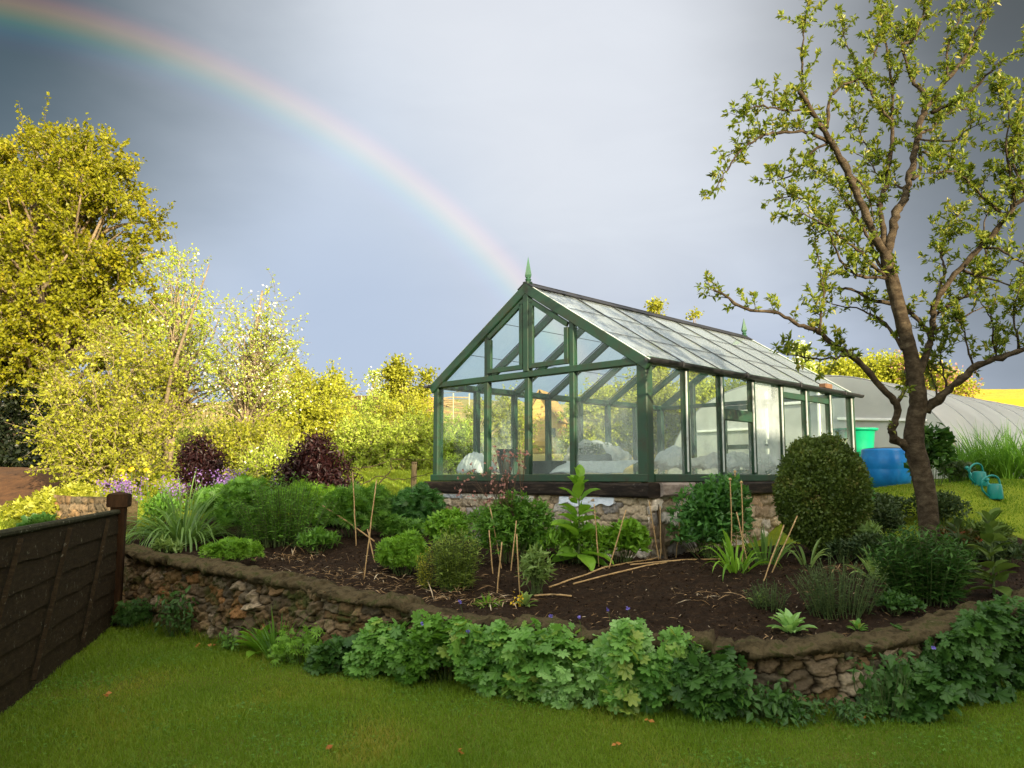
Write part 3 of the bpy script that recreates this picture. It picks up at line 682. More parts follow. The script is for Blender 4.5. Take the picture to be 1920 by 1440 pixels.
# ------------------------------------------------------------------ greenhouse
GA = rad(135.216); GU = np.array([math.cos(GA), math.sin(GA), 0]); GV = np.array([GU[1], -GU[0], 0]); GC = np.array([1.573, 9.448, 0])
GW, GL, ZB, ZE, ZR = 3.81, 5.85, 1.60, 3.0, 4.19
UPZ = np.array([0, 0, 1.0])
def W(a, b, z): return GC+GU*a+GV*b+UPZ*z
def a_at(px, b):
    t = (px-960)/F_; k = GC+GV*b
    return (k[0]-t*k[1])/(t*GU[1]-GU[0])
def b_at(px, a):
    t = (px-960)/F_; k = GC+GU*a
    return (k[0]-t*k[1])/(t*GV[1]-GV[0])
def z_at(py, pt): return EYE+(894-py)/F_*pt[1]
gh = E('greenhouse', 'green timber greenhouse with glass roof and spiked finials on a low stone base', 'greenhouse', W(GW/2, GL/2, .7))
AX = np.array([GU, GV, UPZ])
gm = M['green']
PAL_H = [(.34, .27, .19), (.42, .35, .26), (.28, .21, .14), (.5, .45, .38), (.36, .26, .17), (.45, .36, .25), (.3, .27, .25), (.38, .3, .2), (.55, .5, .44), (.24, .17, .11)]
# stone plinth: front and right faces modelled stone by stone, the rest plain
pf = [W(GW+.04, -.05, 0)[:2], W(-.075, -.05, 0)[:2]]
V1, F1, c1 = rubble(pf, lambda u: .55, lambda u: 1.375, .12, (.16, .42), .014, .045, 5, PAL_H, joint=(.22, .17, .11), rough_=.8)
# bricks let into the corner, and a pale slate under the sleeper
def paint(V, c, a0, a1, z0, z1, colr, push=0.0, nrm=None):
    a = (V-GC)@GU; k = (a > a0) & (a < a1) & (V[:, 2] > z0) & (V[:, 2] < z1)
    c[k] = np.array(colr)*(1+R_.normal(size=(k.sum(), 1))*.10)
    if nrm is not None: V[k] += nrm*push
nf = -GV
for a0, a1, z0, z1, cl in [(3.66, 3.83, 1.19, 1.29, (.30, .11, .06)), (3.48, 3.645, 1.19, 1.29, (.34, .13, .07)), (3.42, 3.56, 1.05, 1.155, (.36, .13, .06)), (3.40, 3.62, .90, .99, (.26, .13, .09)),
                           (3.1, 3.5, 1.305, 1.36, (.34, .36, .38)), (2.2, 3.05, 1.30, 1.365, (.55, .51, .45)), (1.72, 2.1, 1.27, 1.36, (.52, .47, .42))]:
    paint(V1, c1, a0, a1, z0, z1, cl, .012, nf)
m1 = mk('stone_base', V1, [F1], M['stone'], gh, smooth=True, col=c1)
pr = [W(-.03, -.085, 0)[:2], W(-.03, GL+.05, 0)[:2]]
V2, F2, c2 = rubble(pr, lambda u: .55, lambda u: 1.375, .13, (.18, .42), .02, .05, 6, PAL_H, joint=(.22, .17, .11), rough_=.8)
mk('stone_base', V2, [F2], M['stone'], gh, smooth=True, col=c2)
b = MB(); b.box(W(GW/2+.0, GL/2, .95), GW-.04, GL-.04, .84, AX, .02); b.build('base_core', simple('lime_mortar', [(.3, (.2, .15, .1)), (.7, (.34, .27, .19))], 8, .95, .6), gh)
b = MB()
ms = 9; us = np.linspace(.42, 1.28, 24)
V = [];
for i, a in enumerate(us):
    lo = 1.285-.02*math.sin(i*.9)-.035*math.sin(math.pi*i/23)
    for oo, z in ((-.115, lo), (-.10, 1.355), (-.04, 1.36), (-.04, lo)): V.append(W(a, oo, z))
F = [(4*i+j, 4*i+(j+1) % 4, 4*i+4+(j+1) % 4, 4*i+4+j) for i in range(23) for j in range(4)]+[(0, 3, 2, 1), (92, 93, 94, 95)]
b.add(V, F); b.build('slate', simple('pale_slate', [(.3, (.3, .34, .4)), (.5, (.55, .6, .68)), (.7, (.66, .7, .76))], 7, .6, .5, .01, (1, 1, 3)), gh)
# sleepers
b = MB(); b.beam(W(GW+.14, -.02, 1.452), W(.62, -.02, 1.452), .24, .165, ch=.14); b.build('sleeper_beam', M['sleeper'], gh)
b = MB(); b.beam(W(.618, -.02, 1.445), W(-.10, -.02, 1.442), .25, .17, ch=.16); b.build('sleeper_beam', M['sleeper'], gh)
b = MB(); b.beam(W(-.02, .105, 1.45), W(-.02, .82, 1.45), .24, .165, ch=.16); b.build('sleeper_beam', M['sleeper_pale'], gh)
b = MB(); b.beam(W(-.02, .83, 1.45), W(-.02, GL+.1, 1.45), .23, .165, ch=.14); b.build('sleeper_beam', M['sleeper'], gh)
b = MB(); b.beam(W(GW+.02, .105, 1.45), W(GW+.02, GL+.1, 1.45), .23, .165, ch=.14); b.build('sleeper_beam', M['sleeper'], gh)
b = MB(); b.beam(W(.10, GL+.02, 1.45), W(GW-.1, GL+.02, 1.45), .23, .165, ch=.14); b.build('sleeper_beam', M['sleeper'], gh)
def part(name, p0, p1, w, h, up=UPZ, mat=gm, ch=.1):
    b = MB(); b.beam(p0, p1, w, h, up, ch); return b.build(name, mat, gh)
# sill rails
part('sill_rail', W(GW+.05, 0, 1.585), W(-.05, 0, 1.585), .13, .095)
part('sill_rail', W(0, .067, 1.585), W(0, GL+.05, 1.585), .126, .093)
part('sill_rail', W(GW, .067, 1.585), W(GW, GL+.05, 1.585), .126, .093)
part('sill_rail', W(.065, GL, 1.585), W(GW-.065, GL, 1.585), .126, .093)
FA = [.0, 1.115, GW/2, GW-1.115, GW]
SB = [0, .82, 1.66, 2.49, 3.34, 4.14, 5.0, GL]
slope = math.atan2(ZR-ZE, GW/2)
def roof_z(a): return ZE+(ZR-ZE)*(1-abs(a-GW/2)/(GW/2))
# front wall posts
for a in FA:
    if a == 0: part('post', W(.035, .02, 1.633), W(.035, .02, 2.915), .15, .13, GV)
    elif a == GW: part('post', W(a-.02, .02, 1.633), W(a-.02, .02, 2.915), .11, .12, GV)
    else: part('post', W(a, 0, 1.633), W(a, 0, 2.915), .085, .085, GV)
part('transom', W(GW+.05, 0, 2.962), W(-.06, 0, 2.962), .105, .085)
for a in (1.115, GW-1.115): part('mullion', W(a, 0, 3.005), W(a, 0, roof_z(a)-.07), .08, .08, GV)
part('king_post', W(GW/2, -.012, 3.005), W(GW/2, -.012, ZR+.04), .105, .10, GV)
# side and back walls
for a in (0, GW):
    for b_ in SB[1:-1]:
        part('post', W(a, b_, 1.632), W(a, b_, 2.93), .09, .085, GV)
    part('post', W(a, GL, 1.632), W(a, GL, 2.93), .11, .11, GV)
    part('eave_plate', W(a, .055, 2.972), W(a, GL+.05, 2.972), .10, .082)
DA = (1.35, 2.45)
for a in (.75,)+DA+(3.05,): part('post', W(a, GL, 1.632), W(a, GL, roof_z(a)-.06), .085, .085, GV)
part('transom', W(.055, GL, 2.967), W(GW-.055, GL, 2.967), .095, .07)
part('crossbar', W(0, SB[2]+.047, 2.42), W(0, SB[3]-.047, 2.42), .07, .15)
for i in (4, 5): part('crossbar', W(0, SB[i]+.047, 2.80), W(0, SB[i+1]-.047, 2.80), .06, .09)
# door in the far gable
d = E('door', None, None, (0, 0, 0)); d.parent = gh; d.location = W(DA[0], GL, 1.63)-np.array(gh.location)
b = MB()
for a in (DA[0]+.085, DA[1]-.085): b.beam(W(a, GL, 1.64), W(a, GL, 2.92), .075, .05, GV)
for z in (1.69, 2.15, 2.88): b.beam(W(DA[0]+.13, GL, z), W(DA[1]-.13, GL, z), .05, .085)
b.build('door_frame', gm, d)
b = MB(); b.beam(W(DA[0]+.12, GL-.05, 2.16), W(DA[0]+.12, GL-.05, 2.28), .02, .03, GV); b.build('handle', M['black'], d)
# roof timbers
dn = lambda s: nz(-GU*s*math.sin(slope)*-1+UPZ*math.cos(slope))
def onroof(s, t, b_, off=0):
    """s=+1 left slope, -1 right slope; t 0 at ridge .. 1 at eave"""
    a = GW/2+s*GW/2*t; n = nz(GU*s*(ZR-ZE)+UPZ*GW/2)
    return W(a, b_, ZR+(ZE-ZR)*t)+n*off
for s in (1, -1):
    n = nz(GU*s*(ZR-ZE)+UPZ*GW/2)
    part('rake_board', onroof(s, -.004, -.03, -.045), onroof(s, 1.05, -.03, -.045), .075, .13, n)
    part('rake_board', onroof(s, .01, GL+.03, -.045), onroof(s, 1.04, GL+.03, -.045), .07, .12, n)
    for b_ in SB[1:-1]: part('rafter', onroof(s, .02, b_, -.06), onroof(s, .985, b_, -.06), .05, .10, n)
part('ridge_beam', W(GW/2, .03, ZR-.06), W(GW/2, GL, ZR-.06), .04, .14)
b = MB()
for s in (1, -1):
    b.beam(onroof(s, .0, -.07, .028), onroof(s, .0, GL+.08, .028), .02, .02); b.beam(onroof(s, .035, -.07, .026), onroof(s, .035, GL+.08, .026), .135, .012, nz(GU*s*(ZR-ZE)+UPZ*GW/2))
b.build('ridge_cap', M['black'], gh)
bl = [-.03]+SB[1:-1]+[GL+.05]
for s in (1, -1):
    n = nz(GU*s*(ZR-ZE)+UPZ*GW/2)
    for i in range(len(bl)-1):
        b = MB(); b.beam(onroof(s, .53, bl[i]+.008, .006), onroof(s, .53, bl[i+1]-.008, .006), GW/2/math.cos(slope)*1.0, .005, n, .02)
        b.build('roof_pane', M['glass_roof'] if s < 0 else M['glass_roof2'], gh)
    for b_ in SB[1:-1]: part('glazing_bar', onroof(s, .03, b_, .017), onroof(s, 1.04, b_, .017), .016, .012, n, M['black'])
    for b_ in (-.045, GL+.06): part('glazing_bar', onroof(s, .03, b_, .014), onroof(s, 1.045, b_, .014), .03, .02, n, M['white_strip'])
    for t in (.36, .69): part('lap_strip', onroof(s, t, .0, .0155), onroof(s, t, GL, .0155), .009, .005, n, M['black'])
# vents in the gable
for s in (1, -1):
    a0, a1 = GW/2+s*.06, GW/2+s*(GW/2-1.115-.045)
    v = E('vent_window', None, None, (0, 0, 0)); v.parent = gh; v.location = W(a0, -.03, 3.01)-np.array(gh.location)
    zl = 3.035; c = [W(a0, -.035, zl), W(a1, -.035, zl), W(a1, -.035, roof_z(a1)-.15), W(a0, -.035, roof_z(a0)-.15)]
    b = MB()
    cc = sum(c)/4
    for k in range(4):
        p, q = c[k], c[(k+1) % 4]; dd = nz(q-p); inn = nz(np.cross(dd, GV)); inn = inn if (cc-(p+q)/2)@inn > 0 else -inn
        e0, e1 = (.0, .0) if k % 2 == 0 else (-.066, -.066)
        b.beam(p+inn*.033-dd*e0, q+inn*.033+dd*e1, .045, .066, inn, .08)
    b.build('frame', gm, v)
    ii = [p+(cc-p)*.10 for p in c]; b = MB(); b.box8([p+GV*.004 for p in ii]+[p+GV*.008 for p in ii]); b.build('pane', M['glass'], v)
# front panes
def pane(c, nrm, mat, name='pane'):
    b = MB(); b.box8([p-nrm*.002 for p in c]+[p+nrm*.002 for p in c]); return b.build(name, mat, gh)
for i in range(4):
    x0, x1 = FA[i], FA[i+1]
    x0 += .11 if i == 0 else .044; x1 -= .075 if i == 3 else .044
    pane([W(x0, 0, 1.634), W(x1, 0, 1.634), W(x1, 0, 2.917), W(x0, 0, 2.917)], GV, M['glass_fog'] if i == 0 else M['glass'])
pane([W(.17, 0, 3.008), W(1.073, 0, 3.008), W(1.073, 0, roof_z(1.073)-.12), W(.17, 0, 3.02)], GV, M['glass'])
pane([W(GW-.17, 0, 3.008), W(GW-1.073, 0, 3.008), W(GW-1.073, 0, roof_z(1.073)-.12), W(GW-.17, 0, 3.02)], GV, M['glass'])
for i in range(7):
    y0, y1 = SB[i]+(.09 if i == 0 else .047), SB[i+1]-(.057 if i == 6 else .047)
    for a in (0, GW):
        fog = M['glass_side']
        if a == 0 and i == 3: fog = glassm('grimy_glass', .42, .18, 1.6, 2.9, .12)
        if a == GW: fog = M['glass'] if i not in (3, 1) else M['glass_fog']
        pane([W(a, y0, 1.634), W(a, y1, 1.634), W(a, y1, 2.929), W(a, y0, 2.929)], GU, fog)
    # pale glazing strip on the edge of each post along the near side
    part('glazing_strip', W(-.05, y1+.006, 1.66), W(-.05, y1+.006, 2.90), .012, .02, GU, M['white_strip'])
bk = [.06, .75, DA[0], DA[1], 3.05, GW-.06]
for i in range(5):
    x0, x1 = bk[i]+.044, bk[i+1]-.044
    pane([W(x0, GL, 1.634), W(x1, GL, 1.634), W(x1, GL, 2.929), W(x0, GL, 2.929)], GV, M['glass'])
for x0, x1 in ((.2, .705), (.795, 1.305), (1.395, 2.405), (2.495, 3.005), (3.095, GW-.2)):
    h = [W(x, GL, min(roof_z(x)-.11, 4.0)) for x in (x1, x0)]
    if x0 < GW/2 < x1: h = [W(x1, GL, roof_z(x1)-.12), W(GW/2, GL, ZR-.13), W(x0, GL, roof_z(x0)-.12)]
    q = [W(x0, GL, 3.005), W(x1, GL, 3.005)]+h
    b = MB(); n = len(q); b.add([p-GV*.002 for p in q]+[p+GV*.002 for p in q], [tuple(range(n-1, -1, -1)), tuple(range(n, 2*n))]+[(k, (k+1) % n, n+(k+1) % n, n+k) for k in range(n)]); b.build('pane', M['glass'], gh)
# gutters
for a, s in ((-.115, -1), (GW+.115, 1)):
    V = []; k = 9; r_ = .05
    for b_ in (-.12, GL+.22):
        for R2 in (r_, r_-.006):
            for i in range(k):
                t = math.pi+math.pi*i/(k-1); V.append(W(a+R2*math.cos(t), b_, 2.975+R2*math.sin(t)))
    F = []
    for i in range(k-1):
        F += [(i, i+1, 2*k+i+1, 2*k+i), (k+i+1, k+i, 3*k+i, 3*k+i+1), (i, k+i, k+i+1, i+1), (2*k+i, 2*k+i+1, 3*k+i+1, 3*k+i)]
    b = MB(); b.add(V, F); b.build('gutter', M['black'], gh)
    for b_ in (.55, 2.1, 3.7, 5.3):
        part('gutter_bracket', W(a-.06*(1 if s < 0 else -1)*0, b_, 2.925), W(a, b_, 2.99), .02, .118, GU, M['black'])
# finials
for b_, h in ((.0, .30), (GL, .27)):
    b = MB(); c = W(GW/2, b_, ZR)
    b.lathe(c, [(.03, .0), (.05, .03), (.03, .05), (.045, .075), (.03, .09), (.028, .10)], 12)
    rot = [nz(GU*math.cos(q)+GV*math.sin(q)) for q in (0, math.pi/2, math.pi, 3*math.pi/2)]
    V = [c+v*.045+UPZ*.10 for v in rot]+[c+v*.062+UPZ*.135 for v in rot]+[c+UPZ*(.10+h)]
    b.add(V, [(3, 2, 1, 0)]+[(i, (i+1) % 4, 4+(i+1) % 4, 4+i) for i in range(4)]+[(4+i, 4+(i+1) % 4, 8) for i in range(4)])
    b.build('finial', M['green2'], gh)
# block lying in the gutter
b = MB(); bb = b_at(1552, -.1); c = W(-.10, bb, 3.02); b.box(c, .10, .26, .07, AX, .15)
tag(b.build('brick', M['brick'], None, c), 'brown brick lying on the black gutter of the greenhouse', 'brick')

# ---- contents
def plastic_mat(name='clear_polythene', a=.55):
    m, nt, b = newmat(name); nt.nodes.remove(b); out = nt.nodes['Material Output']
    df = nt.nodes.new('ShaderNodeBsdfDiffuse'); df.inputs[0].default_value = (.74, .76, .78, 1)
    tl = nt.nodes.new('ShaderNodeBsdfTranslucent'); tl.inputs[0].default_value = (.75, .77, .78, 1)
    gl = nt.nodes.new('ShaderNodeBsdfGlossy'); gl.inputs['Roughness'].default_value = .25
    x = nt.nodes.new('ShaderNodeMixShader'); x.inputs[0].default_value = .5; nt.links.new(df.outputs[0], x.inputs[1]); nt.links.new(tl.outputs[0], x.inputs[2])
    y = nt.nodes.new('ShaderNodeMixShader'); y.inputs[0].default_value = .12; nt.links.new(x.outputs[0], y.inputs[1]); nt.links.new(gl.outputs[0], y.inputs[2])
    tr = nt.nodes.new('ShaderNodeBsdfTransparent'); z = nt.nodes.new('ShaderNodeMixShader'); z.inputs[0].default_value = a
    nt.links.new(tr.outputs[0], z.inputs[1]); nt.links.new(y.outputs[0], z.inputs[2]); nt.links.new(z.outputs[0], out.inputs[0]); return m
M['poly'] = plastic_mat(a=.88)
M['poly_thin'] = plastic_mat('thin_polythene', .55)
def sheet(name, label, a0, a1, b0, b1, zf, mat, seed, amp=.03, n=70, skirt=.0):
    """crumpled plastic sheet over a rectangle of the bench"""
    A, B = np.meshgrid(np.linspace(a0, a1, n), np.linspace(b0, b1, n)); s = np.linspace(0, 1, n); Uu, Vv = np.meshgrid(s, s)
    Z = zf(Uu, Vv)+amp*(.6*np.abs(wob(A, B, 9, seed))+.35*np.abs(wob(A, B, 24, seed+1))+.1*wob(A, B, 60, seed+2))
    A = A+.03*wob(A, B, 8, seed+3); B = B+.03*wob(A, B, 8, seed+4)
    V = GC+A[..., None]*GU+B[..., None]*GV+Z[..., None]*UPZ
    i = (np.arange(n-1)[:, None]*n+np.arange(n-1)[None]).reshape(-1)
    V = V.reshape(-1, 3); n2 = len(V); F = np.stack([i, i+1, i+n+1, i+n], -1)
    o = mk(name, V, [F], mat, None, V.mean(0)*[1, 1, 0]+[0, 0, float(V[:, 2].min())], smooth=True)
    md = o.modifiers.new('thickness', 'SOLIDIFY'); md.thickness = .004
    return tag(o, label, 'plastic sheet')
hump = lambda u, v: np.sin(np.pi*np.clip(u, 0, 1))**.6*np.sin(np.pi*np.clip(v, 0, 1))**.6
for a0, a1, b0, b1, lb in ((1.0, 3.65, .12, .75, 'slatted wooden bench behind the front glass of the greenhouse'), (.12, .95, .12, 5.4, 'long slatted wooden bench along the side glass of the greenhouse')):
    e = E('staging_bench', lb, 'bench', W((a0+a1)/2, (b0+b1)/2, 1.37))
    b = MB(); k = 7
    for i in range(k):
        if a1-a0 > 2: y = b0+(b1-b0)*(i+.5)/k; b.beam(W(a0, y, 1.625), W(a1, y, 1.625), .07, .02)
        else: y = a0+(a1-a0)*(i+.5)/k; b.beam(W(y, b0, 1.625), W(y, b1, 1.625), .09, .02)
    b.build('slats', M['post'], e)
    for aa in (a0+.05, a1-.05):
        for bb2 in (b0+.05, b1-.05):
            b = MB(); b.beam(W(aa, bb2, 1.365), W(aa, bb2, 1.614), .05, .05, GV); b.build('leg', M['post'], e)
sheet('plastic_sheet', 'crumpled white polythene heap behind the front glass beside the stacked black pots', a_at(912, .3), a_at(868, .3), .2, .55, lambda u, v: 1.64+.30*hump(u*.8, v), M['poly'], 1, .09)
sheet('plastic_sheet', 'white polythene draped behind the black tray at the middle of the front bench', 1.5, 2.45, .55, .85, lambda u, v: 1.66+.10*hump(u, v), M['poly'], 7, .05)
sheet('plastic_sheet', 'fogged polythene covering the bench below the seed tray', a_at(1186, .3), a_at(1046, .3), .12, 1.15, lambda u, v: 1.64+.15*np.clip(v*3, 0, 1)**.5, M['poly'], 11, .02)
sheet('plastic_sheet', 'clear polythene bunched beside the seed tray behind the corner post', .12, .62, .85, 1.35, lambda u, v: 1.70+.24*hump(u, v), M['poly'], 17, .10)
sheet('plastic_sheet', 'long rumpled polythene cover along the side bench of the greenhouse', .12, .95, 1.4, 5.2, lambda u, v: 1.68+.20*hump(u, v*.9+.05), M['poly'], 23, .13, 130)
# pots
pa = W(a_at(946, .32), .34, 1.636)
e = E('plant_pot', 'tall stack of black plastic pots on the front bench', 'plant pot', pa)
for k in range(4):
    b = MB(); z = .045*k; b.lathe(pa+[0, 0, z], [(.085, 0), (.105, .17), (.118, .172), (.12, .215), (.112, .215), (.10, .17), (.08, .01)], 20); b.build('pot', M['pot'], e)
b = MB(); b.lathe(pa+[0, 0, .0], [(.0, .355), (.118, .355), (.122, .34)], 20); b.build('pot', M['pot'], e)
pb = W(a_at(992, .28), .28, 1.636)
def tray(name, label, c, la, lb, h, cat):
    e = E(name, label, cat, c); b = MB()
    for sx in (-1, 1): b.beam(c+GU*sx*la/2-GV*lb/2+UPZ*h/2, c+GU*sx*la/2+GV*lb/2+UPZ*h/2, .012, h)
    for sy in (-1, 1): b.beam(c+GV*sy*lb/2-GU*(la/2-.007)+UPZ*h/2, c+GV*sy*lb/2+GU*(la/2-.007)+UPZ*h/2, .012, h)
    b.box(c+UPZ*.006, la-.02, lb-.02, .01, AX); b.build('tray', M['pot'], e); return e
tray('plant_tray', 'empty black plastic tray on the front bench beside the pot stack', W(a_at(1022, .25), .26, 1.64), .48, .28, .17, 'tray')
bt = .95; at_ = a_at(1118, bt); ct = W(at_, bt, 1.80)
e = tray('seed_tray', 'black tray full of green seedlings under a polythene hood', ct, .62, .32, .10, 'seed tray')
n = 420; pos = ct+GU*R_.uniform(-.29, .29, (n, 1))+GV*R_.uniform(-.14, .14, (n, 1))+UPZ*(.09+R_.uniform(0, .15, (n, 1)))
leaves('seedlings', T_OVAL, pos, runit(n)+[0, 0, .4], runit(n)*.5+[0, 0, 1], R_.uniform(.03, .06, n), M['l_low'], e)
# plastic hood over the seed tray
V = []; n = 40; mseg = 24
for j in range(mseg+1):
    t = j/mseg; bb = bt-.22+.5*t
    for i in range(n+1):
        q = math.pi*i/n; rr = 1+.05*math.sin(9*q+j*.7)+.03*math.sin(23*q-j)
        V.append(W(at_-.0+.42*math.cos(q)*rr, bb+.02*math.sin(7*q), 1.79+.30*math.sin(q)*rr*(1-.25*t*t)))
i = (np.arange(mseg)[:, None]*(n+1)+np.arange(n)[None]).reshape(-1)
o = mk('plastic_hood', V, [np.stack([i, i+1, i+n+2, i+n+1], -1)], M['poly_thin'], None, ct, smooth=True)
tag(o, 'arched clear polythene hood over the tray of seedlings', 'plastic hood')
md = o.modifiers.new('thickness', 'SOLIDIFY'); md.thickness = .003

# ------------------------------------------------------------------ polytunnel
def tunnel():
    m, nt, b = newmat('tunnel_film'); tl_ = nt.nodes.new('ShaderNodeBsdfTranslucent'); tl_.inputs[0].default_value = (.62, .62, .6, 1); mxs = nt.nodes.new('ShaderNodeMixShader'); mxs.inputs[0].default_value = .45; nt.links.new(b.outputs[0], mxs.inputs[1]); nt.links.new(tl_.outputs[0], mxs.inputs[2]); nt.links.new(mxs.outputs[0], nt.nodes['Material Output'].inputs[0]); b.inputs['Base Color'].default_value = (.62, .62, .60, 1); b.inputs['Roughness'].default_value = .42; b.inputs['Specular IOR Level'].default_value = .3
    nt.links.new(ramp(nt, [(.3, (.58, .58, .56)), (.6, (.74, .74, .72))], noise(nt, .9, 6, .6)), b.inputs['Base Color'])
    bump(nt, b, noise(nt, 2.2, 5, .6), .25, .05)
    ax = nz(np.array([math.sin(rad(48)), math.cos(rad(48)), 0])); cr = np.array([ax[1], -ax[0], 0])
    c0 = P(1492, 894, 17.2); c0[2] = 1.15; wd, ht, L = 3.35, 2.55, 15
    e = E('polytunnel', 'long white polythene tunnel with faint hoop lines', 'polytunnel', c0)
    def sec(t):
        s = math.sin(t); c = math.cos(t)
        return wd*np.sign(c)*abs(c)**.8, ht*abs(s)**.85
    k = 40; nb = 10; V = []
    ys = []
    for h in range(nb):
        for j in range(6): ys.append(L*(h+j/6)/nb)
    ys.append(L)
    for y in ys:
        f = (y*nb/L) % 1; sag = .016*math.sin(math.pi*f)**.7 if 0 < f < 1 else 0
        for i in range(k+1):
            cx, cz = sec(math.pi*i/k); V.append(c0+ax*y+cr*cx*(1-sag*.4)+UPZ*cz*(1-sag*.5))
    i = (np.arange(len(ys)-1)[:, None]*(k+1)+np.arange(k)[None]).reshape(-1)
    mk('cover', V, [np.stack([i, i+1, i+k+2, i+k+1], -1)], m, e, smooth=True)
    for h in range(nb+1):
        b = MB(); pts = [c0+ax*(L*h/nb)+cr*(sec(math.pi*i/k)[0]*1.001)+UPZ*(sec(math.pi*i/k)[1]*1.002) for i in range(k+1)]
        b.tube(pts, .016, 6); b.build('hoop', simple('galvanised_hoop', [(.3, (.30, .30, .29)), (.7, (.38, .38, .37))], 4, .5, .1), e, smooth=True)
    # end wall with its timber frame
    V = [c0-ax*.02+cr*sec(math.pi*i/k)[0]*.995+UPZ*sec(math.pi*i/k)[1]*.995 for i in range(k+1)]
    b = MB(); b.add(V+[v+ax*.01 for v in V], [tuple(range(k+1)), tuple(range(2*k+1, k, -1))]); b.build('end_sheet', m, e)
    fr = simple('white_lath', [(.3, (.7, .7, .68)), (.7, (.85, .85, .83))], 5, .6, .1)
    for x0, z0, x1, z1 in ((-.6, 0, -.6, 2.3), (.6, 0, .6, 2.3), (-.6, 2.0, .6, 2.0), (1.0, 1.62, 2.72, 1.50), (-2.4, 1.5, -.6, 1.5)):
        b = MB(); b.beam(c0-ax*.05+cr*x0+UPZ*z0, c0-ax*.05+cr*x1+UPZ*z1, .05, .05, ax); b.build('batten', fr, e)
tunnel()

# ------------------------------------------------------------------ barrel, tub, cans
def lathe_obj(name, c, prof, mat, parent, k=32):
    b = MB(); b.lathe(c, prof, k); return b.build(name, mat, parent, smooth=True)
c = S(1662, 13.0); top = float(P(1660, 842, 13.0)[2])-c[2]
e = E('water_barrel', 'big blue plastic barrel with dark lid behind the plum tree trunk', 'barrel', c)
lathe_obj('body', c, [(0, -.05), (.33, -.05), (.36, .1), (.385, top*.42), (.381, top*.44), (.386, top*.46), (.38, top*.75), (.35, top-.05), (.355, top-.02), (.34, top), (.30, top)], M['blue'], e)
lathe_obj('lid', c, [(0, top+.012), (.2, top+.02), (.31, top+.008), (.315, top-.01)], M['black'], e)
c = S(1606, 14.0); top = float(P(1606, 804, 14.0)[2])-c[2]
e = E('water_butt', 'bright green plastic tub with wide rim against the white tunnel', 'tub', c)
lathe_obj('body', c, [(0, -.05), (.24, -.05), (.29, top*.6), (.325, top-.06), (.33, top-.05)], M['tub'], e)
lathe_obj('rim', c, [(.325, top-.05), (.375, top-.035), (.385, top), (.33, top), (.30, top-.06), (.27, top*.5), (0, top*.5)], M['tub'], e)
def can(px, py, Y, ang, label):
    c = P(px, py, Y); c[2] = gz(c[0], c[1])
    e = E('watering_can', label, 'watering can', c, 'teal watering cans on the back lawn')
    s = .88; b = MB()
    b.lathe(c, [(0, 0), (.115*s, 0), (.12*s, .01), (.115*s, .12*s), (.105*s, .22*s), (.095*s, .235*s), (.05*s, .245*s), (.048*s, .235*s)], 24, .85); b.build('body', M['teal'], e, smooth=True)
    u = np.array([math.cos(ang), math.sin(ang), 0])
    pts = resample([c+u*.10*s+UPZ*.22*s, c+u*.06*s+UPZ*.34*s, c-u*.06*s+UPZ*.37*s, c-u*.20*s+UPZ*.30*s, c-u*.22*s+UPZ*.15*s, c-u*.11*s+UPZ*.04*s], 20)
    b = MB(); b.tube(pts, .016*s, 8); b.build('handle', M['teal'], e, smooth=True)
    u = np.array([math.cos(ang+1.2), math.sin(ang+1.2), 0])
    pts = resample([c+u*.10*s+UPZ*.05*s, c+u*.2*s+UPZ*.16*s, c+u*.32*s+UPZ*.27*s], 8)
    b = MB(); b.tube(pts, np.linspace(.03, .016, 8)*s, 8); sp = b.build('spout', M['teal'], e, smooth=True)
    b = MB(); q = c+u*.33*s+UPZ*.275*s; b.tube([q, q+u*.03*s+UPZ*.03*s], [.016*s, .045*s], 12); b.build('rose', M['teal'], sp, smooth=True)
can(1838, 922, 11.9, rad(22), 'teal watering can standing behind its twin on the back lawn')
can(1866, 926, 11.4, rad(8), 'teal watering can with big looped handle in front of its twin')

# ------------------------------------------------------------------ wooden playhouse seen through the glass
def shed():
    c = P(1014, 894, 24); c[2] = gz(c[0], c[1])
    zt = float(P(1010, 735, 24)[2]); ze = float(P(1010, 790, 24)[2]); zb = float(P(1010, 842, 24)[2])-.1
    e = E('playhouse', 'small golden timber playhouse with pitched roof behind the greenhouse', 'shed', c)
    d = nz(np.array([.95, -.3, 0])); n = np.array([-d[1], d[0], 0])
    def w(x, y, z): q = c+d*x+n*y; return np.array([q[0], q[1], z])
    hw_ = .52; b = MB()
    V = [w(-hw_, 0, zb), w(hw_, 0, zb), w(hw_, 0, ze), w(0, 0, zt), w(-hw_, 0, ze)]; V2 = [v+n*1.3 for v in V]
    b.add(V+V2, [(0, 1, 2, 3, 4), (9, 8, 7, 6, 5), (0, 5, 6, 1), (1, 6, 7, 2), (4, 9, 5, 0)]); b.build('wall', M['shed'], e)
    b = MB()
    for s in (-1, 1): b.beam(w(s*.30, -.12, (ze+zt)/2+.02), w(s*.30, 1.42, (ze+zt)/2+.02), math.hypot(hw_+.1, zt-ze)*1.03, .03, nz(d*s*(zt-ze)+UPZ*hw_), .05)
    b.build('roof', M['shed_roof'], e)
    b = MB(); b.box(w(.0, -.02, (ze+zb)/2-.02), .34, .03, .52, np.array([d, n, UPZ])); b.build('door', M['shed'], e)
    b = MB(); b.box(w(.36, -.02, (ze+zb)/2+.12), .2, .03, .26, np.array([d, n, UPZ])); b.build('window', M['black'], e)
    b = MB(); b.box(w(.85, .3, zb+.26), .6, .8, .5, np.array([d, n, UPZ])); b.build('porch', M['shed'], e)
shed()
